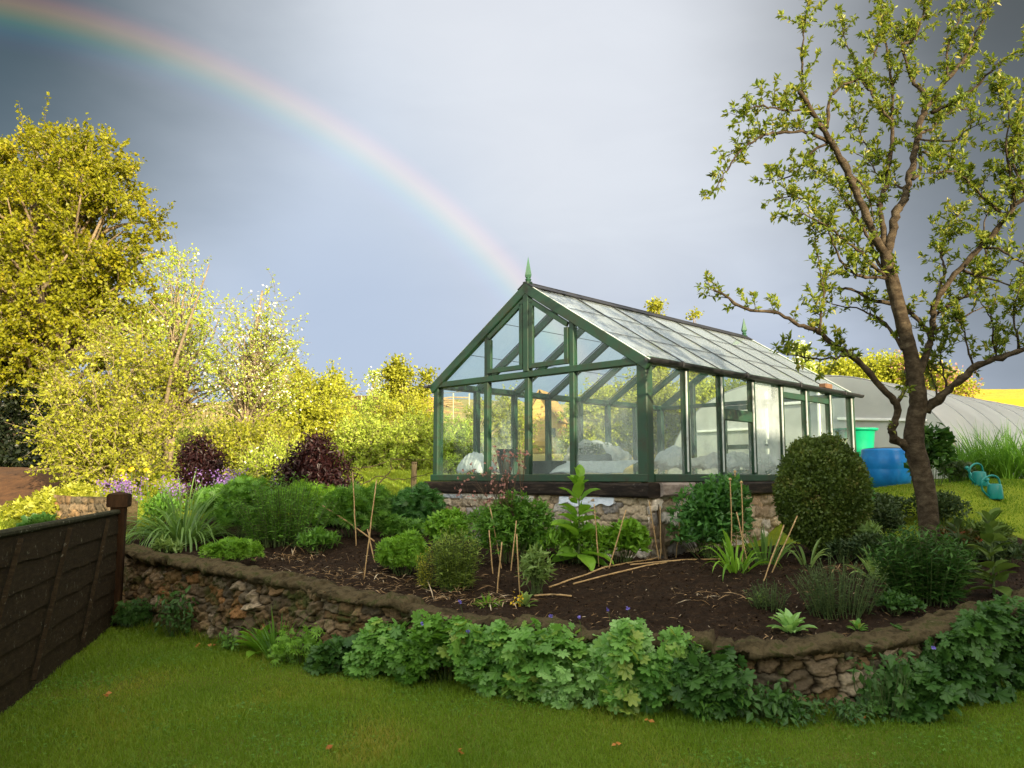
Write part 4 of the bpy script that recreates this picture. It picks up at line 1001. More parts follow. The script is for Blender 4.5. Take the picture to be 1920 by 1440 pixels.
# ------------------------------------------------------------------ plum tree (limbs traced, twigs and leaves grown)
def plum():
    r = np.random.default_rng(77)
    D0 = 8.0
    base = P(1746, 1070, D0); base[2] = gz(base[0], base[1])-.05
    e = E('plum_tree', 'leaning plum tree with forked limbs and fresh leaves beside the greenhouse', 'tree', base)
    # each limb: (start depth offset, end depth offset, start radius px, end radius px, points)
    LB = [
     (0, 0, 21, 13.5, [(1746, 1075), (1744, 1022), (1738, 940), (1726, 880), (1714, 832), (1716, 790), (1722, 753), (1716, 705), (1709, 670), (1699, 630), (1689, 592), (1676, 539), (1664, 489), (1661, 472)]),
     (0, -.5, 9.5, 5, [(1662, 476), (1639, 444), (1626, 406), (1604, 359), (1589, 322), (1570, 287), (1554, 259), (1536, 231), (1514, 194), (1498, 172)]),
     (0, .5, 7.5, 1.6, [(1662, 476), (1657, 444), (1651, 390), (1650, 376), (1664, 340), (1668, 306), (1673, 250), (1673, 219), (1674, 175), (1668, 125), (1660, 70), (1650, 10)]),
     (0, .1, 10, 5, [(1662, 478), (1672, 444), (1679, 403), (1695, 375), (1700, 353), (1711, 312), (1717, 272), (1726, 225), (1739, 203), (1757, 175), (1782, 141), (1811, 112)]),
     (-.3, -.9, 4, 1, [(1551, 266), (1514, 247), (1476, 248), (1439, 250), (1411, 266), (1386, 287), (1361, 322), (1342, 353)]),
     (-.3, -.2, 3, 1, [(1554, 268), (1523, 284), (1504, 309), (1476, 334), (1445, 337)]),
     (-.4, -.3, 3, 1, [(1507, 205), (1504, 156), (1504, 94), (1511, 41), (1523, -20)]),
     (-.4, -.9, 2.6, 1, [(1510, 205), (1476, 208), (1451, 203), (1414, 200), (1392, 225)]),
     (-.3, .2, 4, 1.2, [(1551, 240), (1557, 184), (1579, 159), (1610, 147), (1640, 100), (1655, 30)]),
     (.2, .7, 3, 1, [(1673, 230), (1632, 175), (1614, 147), (1590, 90), (1575, 40)]),
     (.1, .5, 5, 1.4, [(1732, 210), (1732, 175), (1714, 156), (1701, 125), (1692, 84), (1679, 56), (1657, 25), (1640, -10)]),
     (.3, .4, 3.4, 1.2, [(1692, 84), (1714, 72), (1729, 31), (1739, -20)]),
     (.1, -.4, 4.4, 1.2, [(1745, 212), (1773, 200), (1801, 184), (1832, 162), (1857, 134), (1882, 112), (1922, 88)]),
     (.1, .3, 3, 1, [(1775, 150), (1779, 81), (1801, 31), (1815, -20)]),
     (.1, .1, 3, 1, [(1800, 122), (1820, 85), (1845, 30), (1858, -15)]),
     (0, .5, 4.5, 1, [(1712, 336), (1726, 319), (1728, 285), (1751, 294), (1773, 290), (1795, 300), (1805, 320)]),
     (.2, .8, 4, 1.2, [(1722, 250), (1752, 240), (1764, 219), (1785, 160), (1800, 250), (1830, 270)][:3]+[(1800, 205), (1835, 215)]),
     (0, -.6, 10, 5, [(1736, 770), (1757, 751), (1782, 729), (1807, 707), (1832, 686), (1864, 676), (1895, 664), (1930, 648), (1980, 620)]),
     (0, .3, 8, 3, [(1722, 705), (1736, 670), (1745, 632), (1739, 618), (1711, 589), (1679, 570), (1632, 560), (1600, 545), (1570, 540)]),
     (.1, -.4, 7.5, 4.5, [(1746, 640), (1749, 600), (1754, 567), (1782, 526), (1826, 476), (1857, 445), (1886, 409), (1903, 386), (1935, 362), (1980, 330)]),
     (.1, .2, 3.4, 1, [(1746, 630), (1773, 607), (1800, 598), (1835, 580), (1865, 570)]),
     (-.2, -.4, 3.6, 1, [(1889, 408), (1851, 375), (1826, 353), (1801, 328), (1773, 322), (1745, 325)]),
     (0, -.5, 9.5, 2.2, [(1708, 842), (1684, 829), (1674, 814), (1673, 801), (1680, 785), (1682, 757), (1667, 742), (1645, 717), (1620, 686), (1592, 664), (1564, 648), (1539, 626), (1523, 617), (1507, 613), (1482, 601), (1454, 586), (1414, 582), (1382, 573), (1361, 554), (1339, 545)]),
     (-.1, .2, 5, 4, [(1682, 760), (1693, 739), (1698, 717), (1700, 690)]),
     (-.3, -.6, 3, 1, [(1594, 664), (1570, 670), (1536, 673), (1495, 667), (1470, 664)]),
     (-.4, -.2, 3, 1, [(1536, 626), (1541, 590), (1545, 560), (1540, 520), (1530, 470)]),
     (0, .4, 4.5, 1.2, [(1693, 655), (1676, 626), (1654, 601), (1632, 589), (1600, 577), (1560, 570)]),
     (0, -.3, 4.5, 1.2, [(1672, 530), (1640, 500), (1610, 470), (1570, 440), (1530, 400), (1500, 370), (1460, 372)]),
     (0, .5, 3.6, 1, [(1660, 520), (1625, 440), (1600, 400), (1575, 360), (1545, 330), (1525, 320)]),
     (0, -.5, 4, 1.2, [(1668, 520), (1620, 520), (1585, 500), (1560, 450), (1545, 420), (1500, 400)]),
     (-.1, -.5, 3.4, 1, [(1840, 462), (1880, 470), (1910, 490), (1950, 500)]),
     (0, .6, 4, 1, [(1758, 560), (1770, 510), (1765, 470), (1775, 430), (1800, 400)]),
     (0, -.3, 4, 1, [(1800, 505), (1840, 520), (1880, 530), (1930, 560)]),
     (.1, .5, 4, 1, [(1755, 590), (1800, 560), (1830, 545), (1850, 500), (1845, 420), (1870, 380)]),
     (-.3, -.4, 3, 1, [(1870, 672), (1862, 640), (1860, 600), (1840, 570)]),
     (-.4, -.6, 3, 1, [(1910, 655), (1905, 620), (1900, 580), (1912, 540)]),
     (-.2, -.3, 2.5, .9, [(1826, 690), (1815, 655), (1805, 620), (1800, 600)]),
     (-.4, -.8, 3.2, 1, [(1903, 388), (1895, 330), (1885, 280), (1893, 220), (1880, 170)]),
     (-.5, -.7, 3, 1, [(1925, 370), (1900, 300), (1905, 250), (1925, 190)]),
     (0, .1, 2.6, .9, [(1775, 740), (1770, 700), (1762, 665), (1765, 640)]),
     (0, .1, 2.2, .9, [(1760, 752), (1752, 715), (1740, 690)]),
     (.1, .4, 3, .9, [(1700, 355), (1672, 345), (1650, 330), (1632, 305), (1610, 290)]),
     (.4, .5, 2.6, .9, [(1668, 306), (1640, 290), (1615, 255), (1600, 225)]),
     (-.2, .1, 2.6, .9, [(1590, 325), (1615, 345), (1635, 390), (1638, 430)]),
     (0, -.4, 2.6, .9, [(1720, 260), (1755, 265), (1790, 262), (1822, 240), (1845, 230)]),
    ]
    tb = MB(); tw = MB(); twigs = []
    r2m = D0/F_
    for (d0, d1, r0, r1, pts) in LB:
        n = len(pts); q = np.array([P(px, py, D0+d0+(d1-d0)*i/(n-1)) for i, (px, py) in enumerate(pts)])
        L = np.linalg.norm(np.diff(q, axis=0), axis=1).sum(); m = max(8, int(L/.05))
        q = resample(q, m, .006 if r0 < 12 else 0, r)
        rr = np.linspace(r0*.86, r1*.8, m)*r2m*(1+.10*r.normal(size=m))
        if r0 == 21:
            hgt = np.linspace(0, 1, m); rr = np.interp(hgt, [0, .06, .3, .42, .6, 1], [21, 18.2, 18, 16.6, 14, 11.8])*r2m*(1+.03*r.normal(size=m))
        tb.tube(q, rr, 10 if r0 > 6 else 6)
        # twigs
        s = 0; step = L/(m-1)
        for i in range(1, m):
            rp = rr[i]/r2m
            if rp > 8.5: continue
            dens = 21 if rp < 2.8 else (15 if rp < 5.2 else 6)
            if pts[0] == (1708, 842) and i < m*.42: dens = .8
            if pts[0] == (1736, 770): dens *= .55
            if pts[0] in ((1662, 476), (1662, 478)) and i < m*.5: dens *= .45
            k = r.poisson(dens*step*1.05)
            t = nz(q[i]-q[i-1])
            for _ in range(k):
                dr = nz(r.normal(size=3)); dr = nz(dr-t*(dr@t)*.6+np.array([0, 0, .55])+t*.35)
                l = r.uniform(.05, .30)**1.0*(1.0 if rp < 4 else .7)
                twigs.append((q[i], dr, l))
        twigs.append((q[-1], nz(q[-1]-q[-3]), .16)) if r1 < 4 else None
    LP, LA, LN, LS = [], [], [], []
    for p, d, l in twigs:
        n = max(3, int(l/.035)); c = p.copy(); pts = [c.copy()]
        for i in range(n):
            d = nz(d+r.normal(size=3)*.16+np.array([0, 0, .03])); c = c+d*l/n; pts.append(c.copy())
        tw.tube(np.array(pts), np.linspace(.0042, .0018, n+1), 4, False)
        for i in range(1, n+1):
            for _ in range(r.integers(2, 6) + (5 if i == n else 0)):
                a = nz(d*.5+nz(r.normal(size=3))*1.0+np.array([0, 0, .12])); LP.append(pts[i]+r.normal(size=3)*.006); LA.append(a)
                LN.append(nz(np.array([0, 0, 1.0])+r.normal(size=3)*.6)); LS.append(r.uniform(.04, .08))
    tb.build('trunk', M['bark'], e, smooth=True)
    tw.build('twigs', M['bark'], e)
    V, F, v = leafgeo(T_OVAL, np.array(LP), np.array(LA), np.array(LN), np.array(LS), r.random(len(LP)), .95)
    mk('crown', V, [F], M['l_plum'], e, var=v)
    print('plum twigs', len(twigs), 'leaves', len(LP))
plum()

# ------------------------------------------------------------------ other trees and shrubs
def clusters(lobes, n, r, shell=.55):
    """points spread through a union of ellipsoid lobes [(centre, radii)], denser near the skin"""
    w = np.array([np.prod(np.broadcast_to(q, (3,)))**(2/3) for _, q in lobes]); w /= w.sum()
    k = r.choice(len(lobes), n, p=w); u = nz(r.normal(size=(n, 3))); rr = (shell**3+(1-shell**3)*r.random(n))**(1/3)*r.uniform(.85, 1.12, n)
    C = np.array([c for c, _ in lobes])[k]; Q = np.array([np.broadcast_to(q, (3,)) for _, q in lobes])[k]
    return C+u*rr[:, None]*Q, u
def spray(cl, out, per, spread, size, r, tpl, up=.4, wid=1.0, flat=.75):
    n = len(cl)*per; c = np.repeat(cl, per, 0); o = np.repeat(out, per, 0)
    pos = c+r.normal(size=(n, 3))*np.array([spread, spread, spread*flat])
    ax = nz(o*.5+r.normal(size=(n, 3))*.8+np.array([0, 0, -.1])); nr = nz(o*.5+np.array([0, 0, up+.3])+r.normal(size=(n, 3))*.55)
    cv = np.repeat(r.random(len(cl)), per)
    return leafgeo(tpl, pos, ax, nr, r.uniform(.65, 1.25, n)*size, np.clip(.65*r.random(n)+.35*cv, 0, 1), wid)
def twigs_leaves(cl, out, ntw, lpt, L, size, r, tpl, up=.25, wid=1.0):
    """from each cluster point a few thin twigs carrying leaves; returns twig tubes and leaf geometry"""
    n = len(cl)*ntw; c = np.repeat(cl, ntw, 0)+r.normal(size=(n, 3))*L*.22; o = np.repeat(out, ntw, 0); cv = np.repeat(r.random(len(cl)), ntw)
    d = nz(o*.7+r.normal(size=(n, 3))*.75+np.array([0, 0, up])); l = L*r.uniform(.5, 1.2, n); bend = r.normal(size=(n, 3))*.25+np.array([0, 0, .12])
    K = 5; tt = np.linspace(0, 1, K); pts = c[:, None]+d[:, None]*(l[:, None]*tt[None])[..., None]+bend[:, None]*(l[:, None]*tt[None]**2)[..., None]
    # thin three-sided twigs, built in one go
    rr = np.linspace(.0048, .002, K)*max(L/.4, .6); x = nz(np.cross(d, np.array([.3, .2, 1.0]))); y = np.cross(d, x); a = np.arange(3)*2.094
    ring = x[:, None]*np.cos(a)[None, :, None]+y[:, None]*np.sin(a)[None, :, None]
    TV = (pts[:, :, None]+rr[None, :, None, None]*ring[:, None]).reshape(-1, 3); i = np.arange(K-1)[:, None]*3; j = np.arange(3)[None]
    f = np.stack([i+j, i+(j+1) % 3, i+3+(j+1) % 3, i+3+j], -1).reshape(-1, 4); TF = (f[None]+(np.arange(n)*K*3)[:, None, None]).reshape(-1, 4)
    m = n*lpt; t = r.random(m)**.8; k = np.repeat(np.arange(n), lpt)
    pos = c[k]+d[k]*(l[k]*t)[:, None]+bend[k]*(l[k]*t*t)[:, None]+r.normal(size=(m, 3))*size*.35
    ax = nz(d[k]*.6+r.normal(size=(m, 3))*.8+[0, 0, -.1]); nr = nz(np.array([0, 0, .40])+o[k]*.45+r.normal(size=(m, 3))*.75)
    return (TV, TF), leafgeo(tpl, pos, ax, nr, r.uniform(.6, 1.25, m)*size, np.clip(.6*r.random(m)+.4*cv[k], 0, 1), wid)
def limbs(e, base, top, cl, nl, r0, mat, r, name='trunk', lean=.0, k=8, vis=.3, stems=1):
    """trunk from base to top and limbs out to some of the leaf clusters"""
    b = MB(); base = np.array(base, float); top = np.array(top, float); L = np.linalg.norm(top-base)
    tr = resample([base, base+(top-base)*.35+r.normal(size=3)*.025*L*[1, 1, .1], base+(top-base)*.7+r.normal(size=3)*.03*L*[1, 1, .1], top], 24)
    b.tube(tr, np.linspace(r0, r0*.22, 24)*(1+.04*r.normal(size=24)), k)
    for s in range(stems-1):
        q = base+r.normal(size=3)*[.12, .12, 0]; t2 = top+r.normal(size=3)*L*[.22, .22, .08]
        b.tube(resample([q, q+(t2-q)*.4+r.normal(size=3)*.04*L, t2], 14), np.linspace(r0*.7, r0*.12, 14), 6)
    for j in r.choice(len(cl), min(nl, len(cl)), replace=False):
        c = cl[j]; f = np.clip((c[2]-base[2])/max(L, .1)*r.uniform(.45, .85), vis, .97); i = int(f*23); s = tr[i]
        mid = s+(c-s)*.5+np.array([0, 0, .10])*np.linalg.norm(c-s)+r.normal(size=3)*.05*np.linalg.norm(c-s)
        rr = r0*(1-.78*f)*r.uniform(.3, .6)
        b.tube(resample([s, mid, c], 9), np.linspace(rr, rr*.2+.003, 9), 5)
    return b.build(name, mat, e, smooth=True)
def lob(px, py, Y, rpx, ry=None, sq=1.0):
    R1 = rpx/F_*Y; return (P(px, py, Y), np.array([R1, ry if ry else R1*.9, R1*sq]))
def tree(name, label, px, pb, Y, top, lobes, ncl, per, spread, size, lm, bark, r0, seed, nl=50, tpl=T_DIA, shell=.55, group=None, extra=None, stems=1, cat='tree', crown='crown', vis=.3, wid=1.0, tw=None):
    r = np.random.default_rng(seed)
    b = P(px, pb, Y); b[2] = gz(b[0], b[1])-.05
    e = E(name, label, cat, b, group)
    lo = [lob(*q) for q in lobes]
    cl, u = clusters(lo, ncl, r, shell)
    ok = cl[:, 2] > b[2]+.1; cl, u = cl[ok], u[ok]
    limbs(e, b, P(*top), cl, nl, r0, bark, r, stems=stems, vis=vis)
    if tw:
        (TV, TF), (V, F, v) = twigs_leaves(cl, u, tw[0], tw[1], tw[2], size, r, tpl, wid=wid)
        mk('twigs', TV, [TF], bark, e)
    else: V, F, v = spray(cl, u, per, spread, size, r, tpl, wid=wid)
    mk(crown, V, [F], lm, e, var=v)
    if extra:
        mat, n, sz, tp = extra
        k = r.integers(0, len(cl), n); pos = cl[k]+r.normal(size=(n, 3))*spread
        V, F, v = leafgeo(tp, pos, runit(n, r), nz(runit(n, r)+[0, -.6, .4]), r.uniform(.7, 1.3, n)*sz)
        mk('blossom', V, [F], mat, e, var=v)
    return e
tree('maple_tree', 'tall broad sunlit maple with yellow green leaves behind the fence', 70, 880, 22, (110, 380, 22),
     [(60, 350, 22, 100), (150, 318, 21.5, 82), (208, 350, 21.5, 64), (30, 450, 21.5, 150), (195, 440, 21, 95), (50, 600, 21, 160), (215, 560, 21.3, 85), (125, 670, 20.8, 98), (-60, 520, 22.5, 160), (-40, 385, 22.5, 105), (245, 640, 20.8, 55), (0, 650, 20.5, 78), (265, 420, 21, 36), (110, 285, 22, 42), (178, 275, 22, 30)],
     760, 62, .20, .105, M['l_maple'], M['bark_pale'], .34, 1, 330, shell=.66, tw=(6, 27, .5))
tree('cherry_tree', 'pale sunlit young tree with two stems and fine bright leaves', 312, 905, 17, (335, 540, 17),
     [(325, 560, 17, 62, None, 1.1), (300, 650, 17, 75), (370, 640, 16.8, 68), (345, 715, 16.6, 66), (285, 725, 16.5, 42), (400, 700, 17, 50), (350, 520, 17, 30)],
     112, 46, .16, .06, M['l_pale'], M['bark_pale'], .10, 2, 150, tw=(6, 14, .5), extra=(M['f_white'], 260, .05, T_FLOW), stems=2, shell=.5)
tree('birch_tree', 'slim pale tree with open crown and one long white blossoming branch', 450, 900, 16, (492, 545, 16),
     [(492, 560, 16, 26, None, 1.3), (480, 630, 16, 50), (525, 620, 15.8, 30, None, .6), (565, 640, 15.6, 22, None, .9), (455, 680, 16, 62), (505, 700, 16, 58), (440, 740, 16, 50), (525, 745, 16, 42)],
     92, 40, .14, .052, M['l_pale'], M['bark_pale'], .085, 3, 120, tw=(6, 12, .48), extra=(M['f_white'], 800, .045, T_FLOW), shell=.45)
tree('hazel_shrub', 'large many stemmed yellow green shrub in sun beneath the maple', 205, 930, 15.6, (210, 720, 15.6),
     [(190, 700, 15.8, 85), (130, 740, 16, 45), (250, 720, 15.8, 70), (170, 800, 15.4, 85), (250, 810, 15.4, 75), (140, 830, 15.2, 48), (210, 860, 15, 75)],
     225, 44, .15, .065, M['l_yg'], M['bark_pale'], .05, 4, 120, tw=(6, 17, .5), stems=6, shell=.5, cat='shrub')
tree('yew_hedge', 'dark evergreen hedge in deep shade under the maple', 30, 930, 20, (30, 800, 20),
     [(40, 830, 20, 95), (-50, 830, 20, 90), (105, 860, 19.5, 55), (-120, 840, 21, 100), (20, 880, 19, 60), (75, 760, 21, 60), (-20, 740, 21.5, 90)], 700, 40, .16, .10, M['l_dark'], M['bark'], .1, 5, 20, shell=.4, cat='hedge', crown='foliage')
# shrubs of the sunny back border (px, base py, Y, lobes in px, material, size, label)
BS = [
 ('golden_shrub', 'big rounded golden shrub between the blossoming tree and the dark purple bush', 560, 19, [(545, 770, 60), (600, 760, 50), (520, 800, 60), (580, 820, 65)], 'l_gold', .085, 420),
 ('golden_shrub', 'golden green shrub with tall shoots behind the slim blossoming tree', 505, 20, [(480, 740, 40), (520, 730, 38), (550, 720, 34), (500, 780, 60)], 'l_yg', .085, 300),
 ('leafy_shrub', 'loose bright shrub under the slim blossoming tree', 480, 15, [(465, 850, 50), (500, 870, 45), (430, 840, 40), (520, 850, 40)], 'l_yg', .07, 260),
 ('leafy_shrub', 'pale green shrub with white flowers beside the dark purple bush', 505, 14.2, [(490, 890, 32), (525, 880, 30), (510, 905, 30)], 'l_pale', .055, 160),
 ('rounded_shrub', 'rounded light green shrub behind the upright posts', 690, 18, [(670, 860, 50), (720, 855, 48), (695, 835, 40), (650, 880, 30)], 'l_light', .07, 340),
 ('rounded_shrub', 'broad light green shrub just beside the greenhouse corner', 775, 18.5, [(760, 850, 48), (800, 845, 42), (780, 825, 40), (740, 870, 34)], 'l_light', .07, 300),
 ('rounded_shrub', 'green leafy shrub at the foot of the far stakes', 665, 22, [(660, 790, 34), (700, 785, 34), (640, 800, 28)], 'l_light', .075, 170),
 ('golden_shrub', 'yellow shrub at the far end of the sunny border', 625, 21, [(610, 800, 40), (640, 820, 38), (600, 840, 40)], 'l_gold', .08, 220),
 ('leafy_shrub', 'sunlit undergrowth between the pale two stemmed tree and the small purple bush', 350, 18, [(345, 850, 40), (385, 855, 40), (320, 860, 34), (365, 870, 40)], 'l_light', .065, 260),
 ('leafy_shrub', 'pale undergrowth behind the trunk of the slim blossoming tree', 420, 18.5, [(415, 850, 40), (445, 845, 40), (400, 860, 36)], 'l_light', .065, 220),
 ('orange_shrub', 'orange tinted shrub in front of the dry earth bank', 745, 21, [(740, 800, 42), (780, 805, 36), (770, 780, 30)], 'l_gold', .075, 220),
 ('leafy_shrub', 'bright shrub seen through the first front pane of the greenhouse', 850, 19.5, [(845, 855, 36), (880, 845, 34), (860, 830, 30)], 'l_light', .07, 200),
 ('leafy_shrub', 'yellow green shrub seen through the glass next to the playhouse', 950, 21, [(930, 810, 40), (965, 815, 36), (945, 785, 34), (905, 800, 30)], 'l_yg', .075, 240),
 ('golden_shrub', 'golden shrub seen through the widest front pane', 1130, 22, [(1110, 780, 52), (1165, 785, 48), (1140, 820, 50), (1090, 830, 36)], 'l_gold', .085, 320),
 ('golden_shrub', 'sunlit shrub seen through the first side pane of the greenhouse', 1250, 21, [(1235, 800, 48), (1280, 790, 42), (1260, 770, 36)], 'l_yg', .08, 260),
 ('leafy_shrub', 'sunlit hedge plant glimpsed behind the corner post of the greenhouse', 1195, 23, [(1190, 760, 44), (1225, 745, 40), (1200, 800, 46)], 'l_yg', .085, 240),
]
for i, (nm, lb, px, Y, lo, mt, sz, n) in enumerate(BS):
    tree(nm, lb, px, 900, Y, (px, min(q[1] for q in lo), Y), [(a, b_, Y, c) for a, b_, c in lo], int(n*.62), 36, .13, sz*.85, M[mt], M['bark_pale'], .03, 40+i, 14, tw=(5, 16, .36), stems=4, shell=.4, cat='shrub', crown='foliage', extra=(M['f_white'], 120, .06, T_FLOW) if i in (3, 0) else None)
# small trees beyond 
tree('sapling', 'leafy young tree with upright branches against the sky beside the greenhouse', 752, 800, 25, (752, 680, 25), [(748, 700, 25, 20, None, 1.6), (728, 740, 25, 16, None, 1.5), (755, 750, 25, 26), (800, 715, 25, 11, None, 2.2), (785, 745, 25, 16), (733, 700, 25, 8, None, 1.6)], 170, 34, .12, .10, M['l_yg'], M['bark_pale'], .05, 60, 30, shell=.3)
tree('sapling', 'small slim young tree against the sky above the golden shrubs', 632, 800, 26, (632, 705, 26), [(632, 722, 26, 13, None, 1.7), (640, 750, 26, 16), (622, 745, 26, 11)], 70, 32, .12, .10, M['l_yg'], M['bark_pale'], .04, 61, 14, shell=.3)
tree('sapling', 'faint white blossoming sapling on the skyline', 702, 770, 28, (702, 700, 28), [(700, 708, 28, 9, None, 1.5), (705, 735, 28, 8)], 26, 22, .10, .085, M['l_pale'], M['bark_pale'], .03, 62, 8, shell=.3, extra=(M['f_white'], 120, .07, T_FLOW))
tree('poplar_tree', 'tall slim tree whose top pokes above the greenhouse ridge', 1228, 760, 32, (1228, 565, 32), [(1224, 574, 32, 6, None, 2), (1233, 570, 32, 6, None, 2), (1228, 620, 32, 12, None, 3), (1228, 700, 32, 20, None, 2.5)], 130, 30, .13, .13, M['l_yg'], M['bark_pale'], .08, 63, 30, shell=.2)
tree('poplar_tree', 'slim tree top just clearing the middle of the greenhouse ridge', 1300, 760, 33, (1300, 582, 33), [(1300, 590, 33, 5, None, 1.5), (1298, 640, 33, 10, None, 3), (1300, 710, 33, 18, None, 2.5)], 90, 28, .13, .12, M['l_yg'], M['bark_pale'], .08, 64, 24, shell=.2)
tree('apple_tree', 'sunlit golden crowned tree rising behind the white tunnel', 1640, 800, 31, (1620, 700, 31), [(1600, 705, 31, 45, None, .8), (1660, 700, 31, 45, None, .85), (1560, 695, 31, 24), (1690, 715, 31, 34), (1640, 740, 31, 60)], 420, 36, .2, .12, M['l_gold'], M['bark_pale'], .1, 65, 40, shell=.4)
tree('apple_tree', 'low pinkish blossoming tree behind the tunnel close to the yellow field', 1770, 800, 30, (1760, 705, 30), [(1740, 705, 30, 28, None, .9), (1775, 720, 30, 32), (1700, 690, 30, 22), (1810, 728, 30, 22, None, .5)], 190, 30, .18, .11, M['l_gold'], M['bark_pale'], .09, 66, 30, shell=.3, extra=(M['f_pink'], 1700, .10, T_FLOW))
tree('apple_tree', 'white blossoming tree glimpsed past the far end of the greenhouse roof', 1500, 800, 31, (1500, 655, 31), [(1500, 655, 31, 12, None, 1.3), (1510, 690, 31, 22), (1490, 720, 31, 30)], 110, 30, .16, .11, M['l_pale'], M['bark_pale'], .08, 67, 20, shell=.3, extra=(M['f_white'], 500, .1, T_FLOW))
tree('apple_tree', 'old tree seen through the side glass near the tunnel end', 1322, 870, 19.5, (1335, 740, 19.5), [(1335, 745, 19.5, 40, None, .7), (1375, 735, 19.5, 30, None, .6), (1305, 750, 19.5, 26)], 160, 30, .14, .08, M['l_gold'], M['bark_pale'], .07, 68, 24, shell=.4, vis=.6)
# ------------------------------------------------------------------ border plants
def mound_pts(c, rx, ry, h, n, r, K=7, low=.12):
    """leaf points on the skins of several overlapping lumps that make an uneven dome"""
    a = r.uniform(0, 6.28, K); q = np.sqrt(r.random(K))*.62; q[0] = 0
    lc = np.stack([np.cos(a)*q*rx, np.sin(a)*q*ry, h*(.50-.25*q**1.5)*r.uniform(.8, 1.15, K)], 1)
    lr = np.stack([rx*r.uniform(.36, .55, K), ry*r.uniform(.36, .55, K), h*r.uniform(.36, .52, K)], 1)
    k = r.integers(0, K, n); u = nz(r.normal(size=(n, 3))); u[:, 2] = np.where(u[:, 2] < -.35, -u[:, 2], u[:, 2])
    rr = np.where(r.random(n) < .75, r.uniform(.8, 1.08, n), r.uniform(.3, .8, n))
    p = lc[k]+u*lr[k]*rr[:, None]; p[:, 2] = np.maximum(p[:, 2], h*low*r.random(n))
    return np.asarray(c)+p, u
def stemset(c, pts, k, r, rr=.004):
    b = MB()
    for j in r.choice(len(pts), min(k, len(pts)), replace=False):
        p = pts[j]; s = np.asarray(c)+(p-c)*[.35, .35, 0]+r.normal(size=3)*[.01, .01, 0]-[0, 0, .02]
        b.tube(resample([s, (s+p)/2+r.normal(size=3)*.02, p], 5), np.linspace(rr, rr*.5, 5), 4, False)
    return b
def base_at(px, pb, Y=None):
    if Y is None:
        p = G(px, pb)
        if p[2] == 0: p[1] = min(p[1], float(yw(p[0]))-.13)
        return p
    p = P(px, pb, Y); p[2] = gz(p[0], p[1]); return p
def mound(name, label, px, pb, wpx, hpx, lm, tpl=T_LANCE, n=900, size=.07, seed=0, K=7, up=.35, Y=None, ry=None, wid=1.0, cat='plant', stem='stem', group=None, droop=0.0):
    r = np.random.default_rng(500+seed); c = base_at(px, pb, Y); m = c[1]/F_; wpx *= 1.22; hpx *= 1.18; n = int(n*1.7); size *= 1.1
    rx = wpx/2*m; h = hpx*m; ry = ry or min(rx, .55)*.9
    c = c+np.array([0, ry*.6, 0]); c[2] = gz(c[0], c[1])
    e = E(name, label, cat, c, group)
    p, u = mound_pts(c, rx*.86, ry*.86, h*.93, n, r, K)
    ax = nz(u*[1, 1, .5]*.8+r.normal(size=(n, 3))*.55+[0, 0, up-droop]); nr = nz(u*.45+[0, 0, 1.0]+r.normal(size=(n, 3))*.35)
    s = r.uniform(.6, 1.25, n)*size
    V, F, v = leafgeo(tpl, p-ax*s[:, None]*.4, ax, nr, s, r.random(n), wid)
    mk('foliage', V, [F], lm, e, var=v)
    stemset(c, p, 26, r).build('stems', M[stem], e)
    return e, c, p, r
def stemmy(name, label, px, pb, wpx, hpx, lm, nst=30, per=26, ll=.08, tpl=T_LANCE, seed=0, lean=.35, Y=None, wid=1.0, group=None, start=.15, cat='plant', stem='stem'):
    """many upright stems set with leaves all the way up"""
    r = np.random.default_rng(700+seed); c = base_at(px, pb, Y); m = c[1]/F_; wpx *= 1.2; hpx *= 1.2; nst = int(nst*1.5); ll *= 1.12; rx = wpx/2*m; h = hpx*m; ry = min(rx, .5)*.8
    c = c+np.array([0, ry*.6, 0]); c[2] = gz(c[0], c[1]); e = E(name, label, cat, c, group); b = MB(); PP, AA, NN, SS = [], [], [], []
    for i in range(nst):
        a = r.uniform(0, 6.28); q = math.sqrt(r.random()); s = c+np.array([math.cos(a)*q*rx*.55, math.sin(a)*q*ry*.55, -.02]); hh = h*(1-.35*q**2)*r.uniform(.75, 1.05)
        t = s+np.array([math.cos(a)*q*rx*.42, math.sin(a)*q*ry*.42, hh]); pts = resample([s, (s+t)/2+r.normal(size=3)*.015-np.array([math.cos(a), math.sin(a), 0])*q*rx*.06, t], 9)
        b.tube(pts, np.linspace(.004, .002, 9), 4, False)
        for j in range(per):
            f = start+(1-start)*j/(per-1); p = pts[0]+0; x = f*8; i0 = min(int(x), 7); p = pts[i0]+(pts[i0+1]-pts[i0])*(x-i0); az = j*2.4+i
            PP.append(p); AA.append([math.cos(az), math.sin(az), .25+1.2*max(0, f-.85)*6*.5]); NN.append([-.3*math.cos(az), -.3*math.sin(az), 1]); SS.append(ll*r.uniform(.7, 1.2)*(1-.35*f))
    AA = np.array(AA)+r.normal(size=(len(AA), 3))*.2; NN = np.array(NN)+r.normal(size=(len(AA), 3))*.25
    V, F, v = leafgeo(tpl, np.array(PP), AA, NN, np.array(SS), r.random(len(PP)), wid); mk('foliage', V, [F], lm, e, var=v); b.build('stems', M[stem], e)
    return e, c
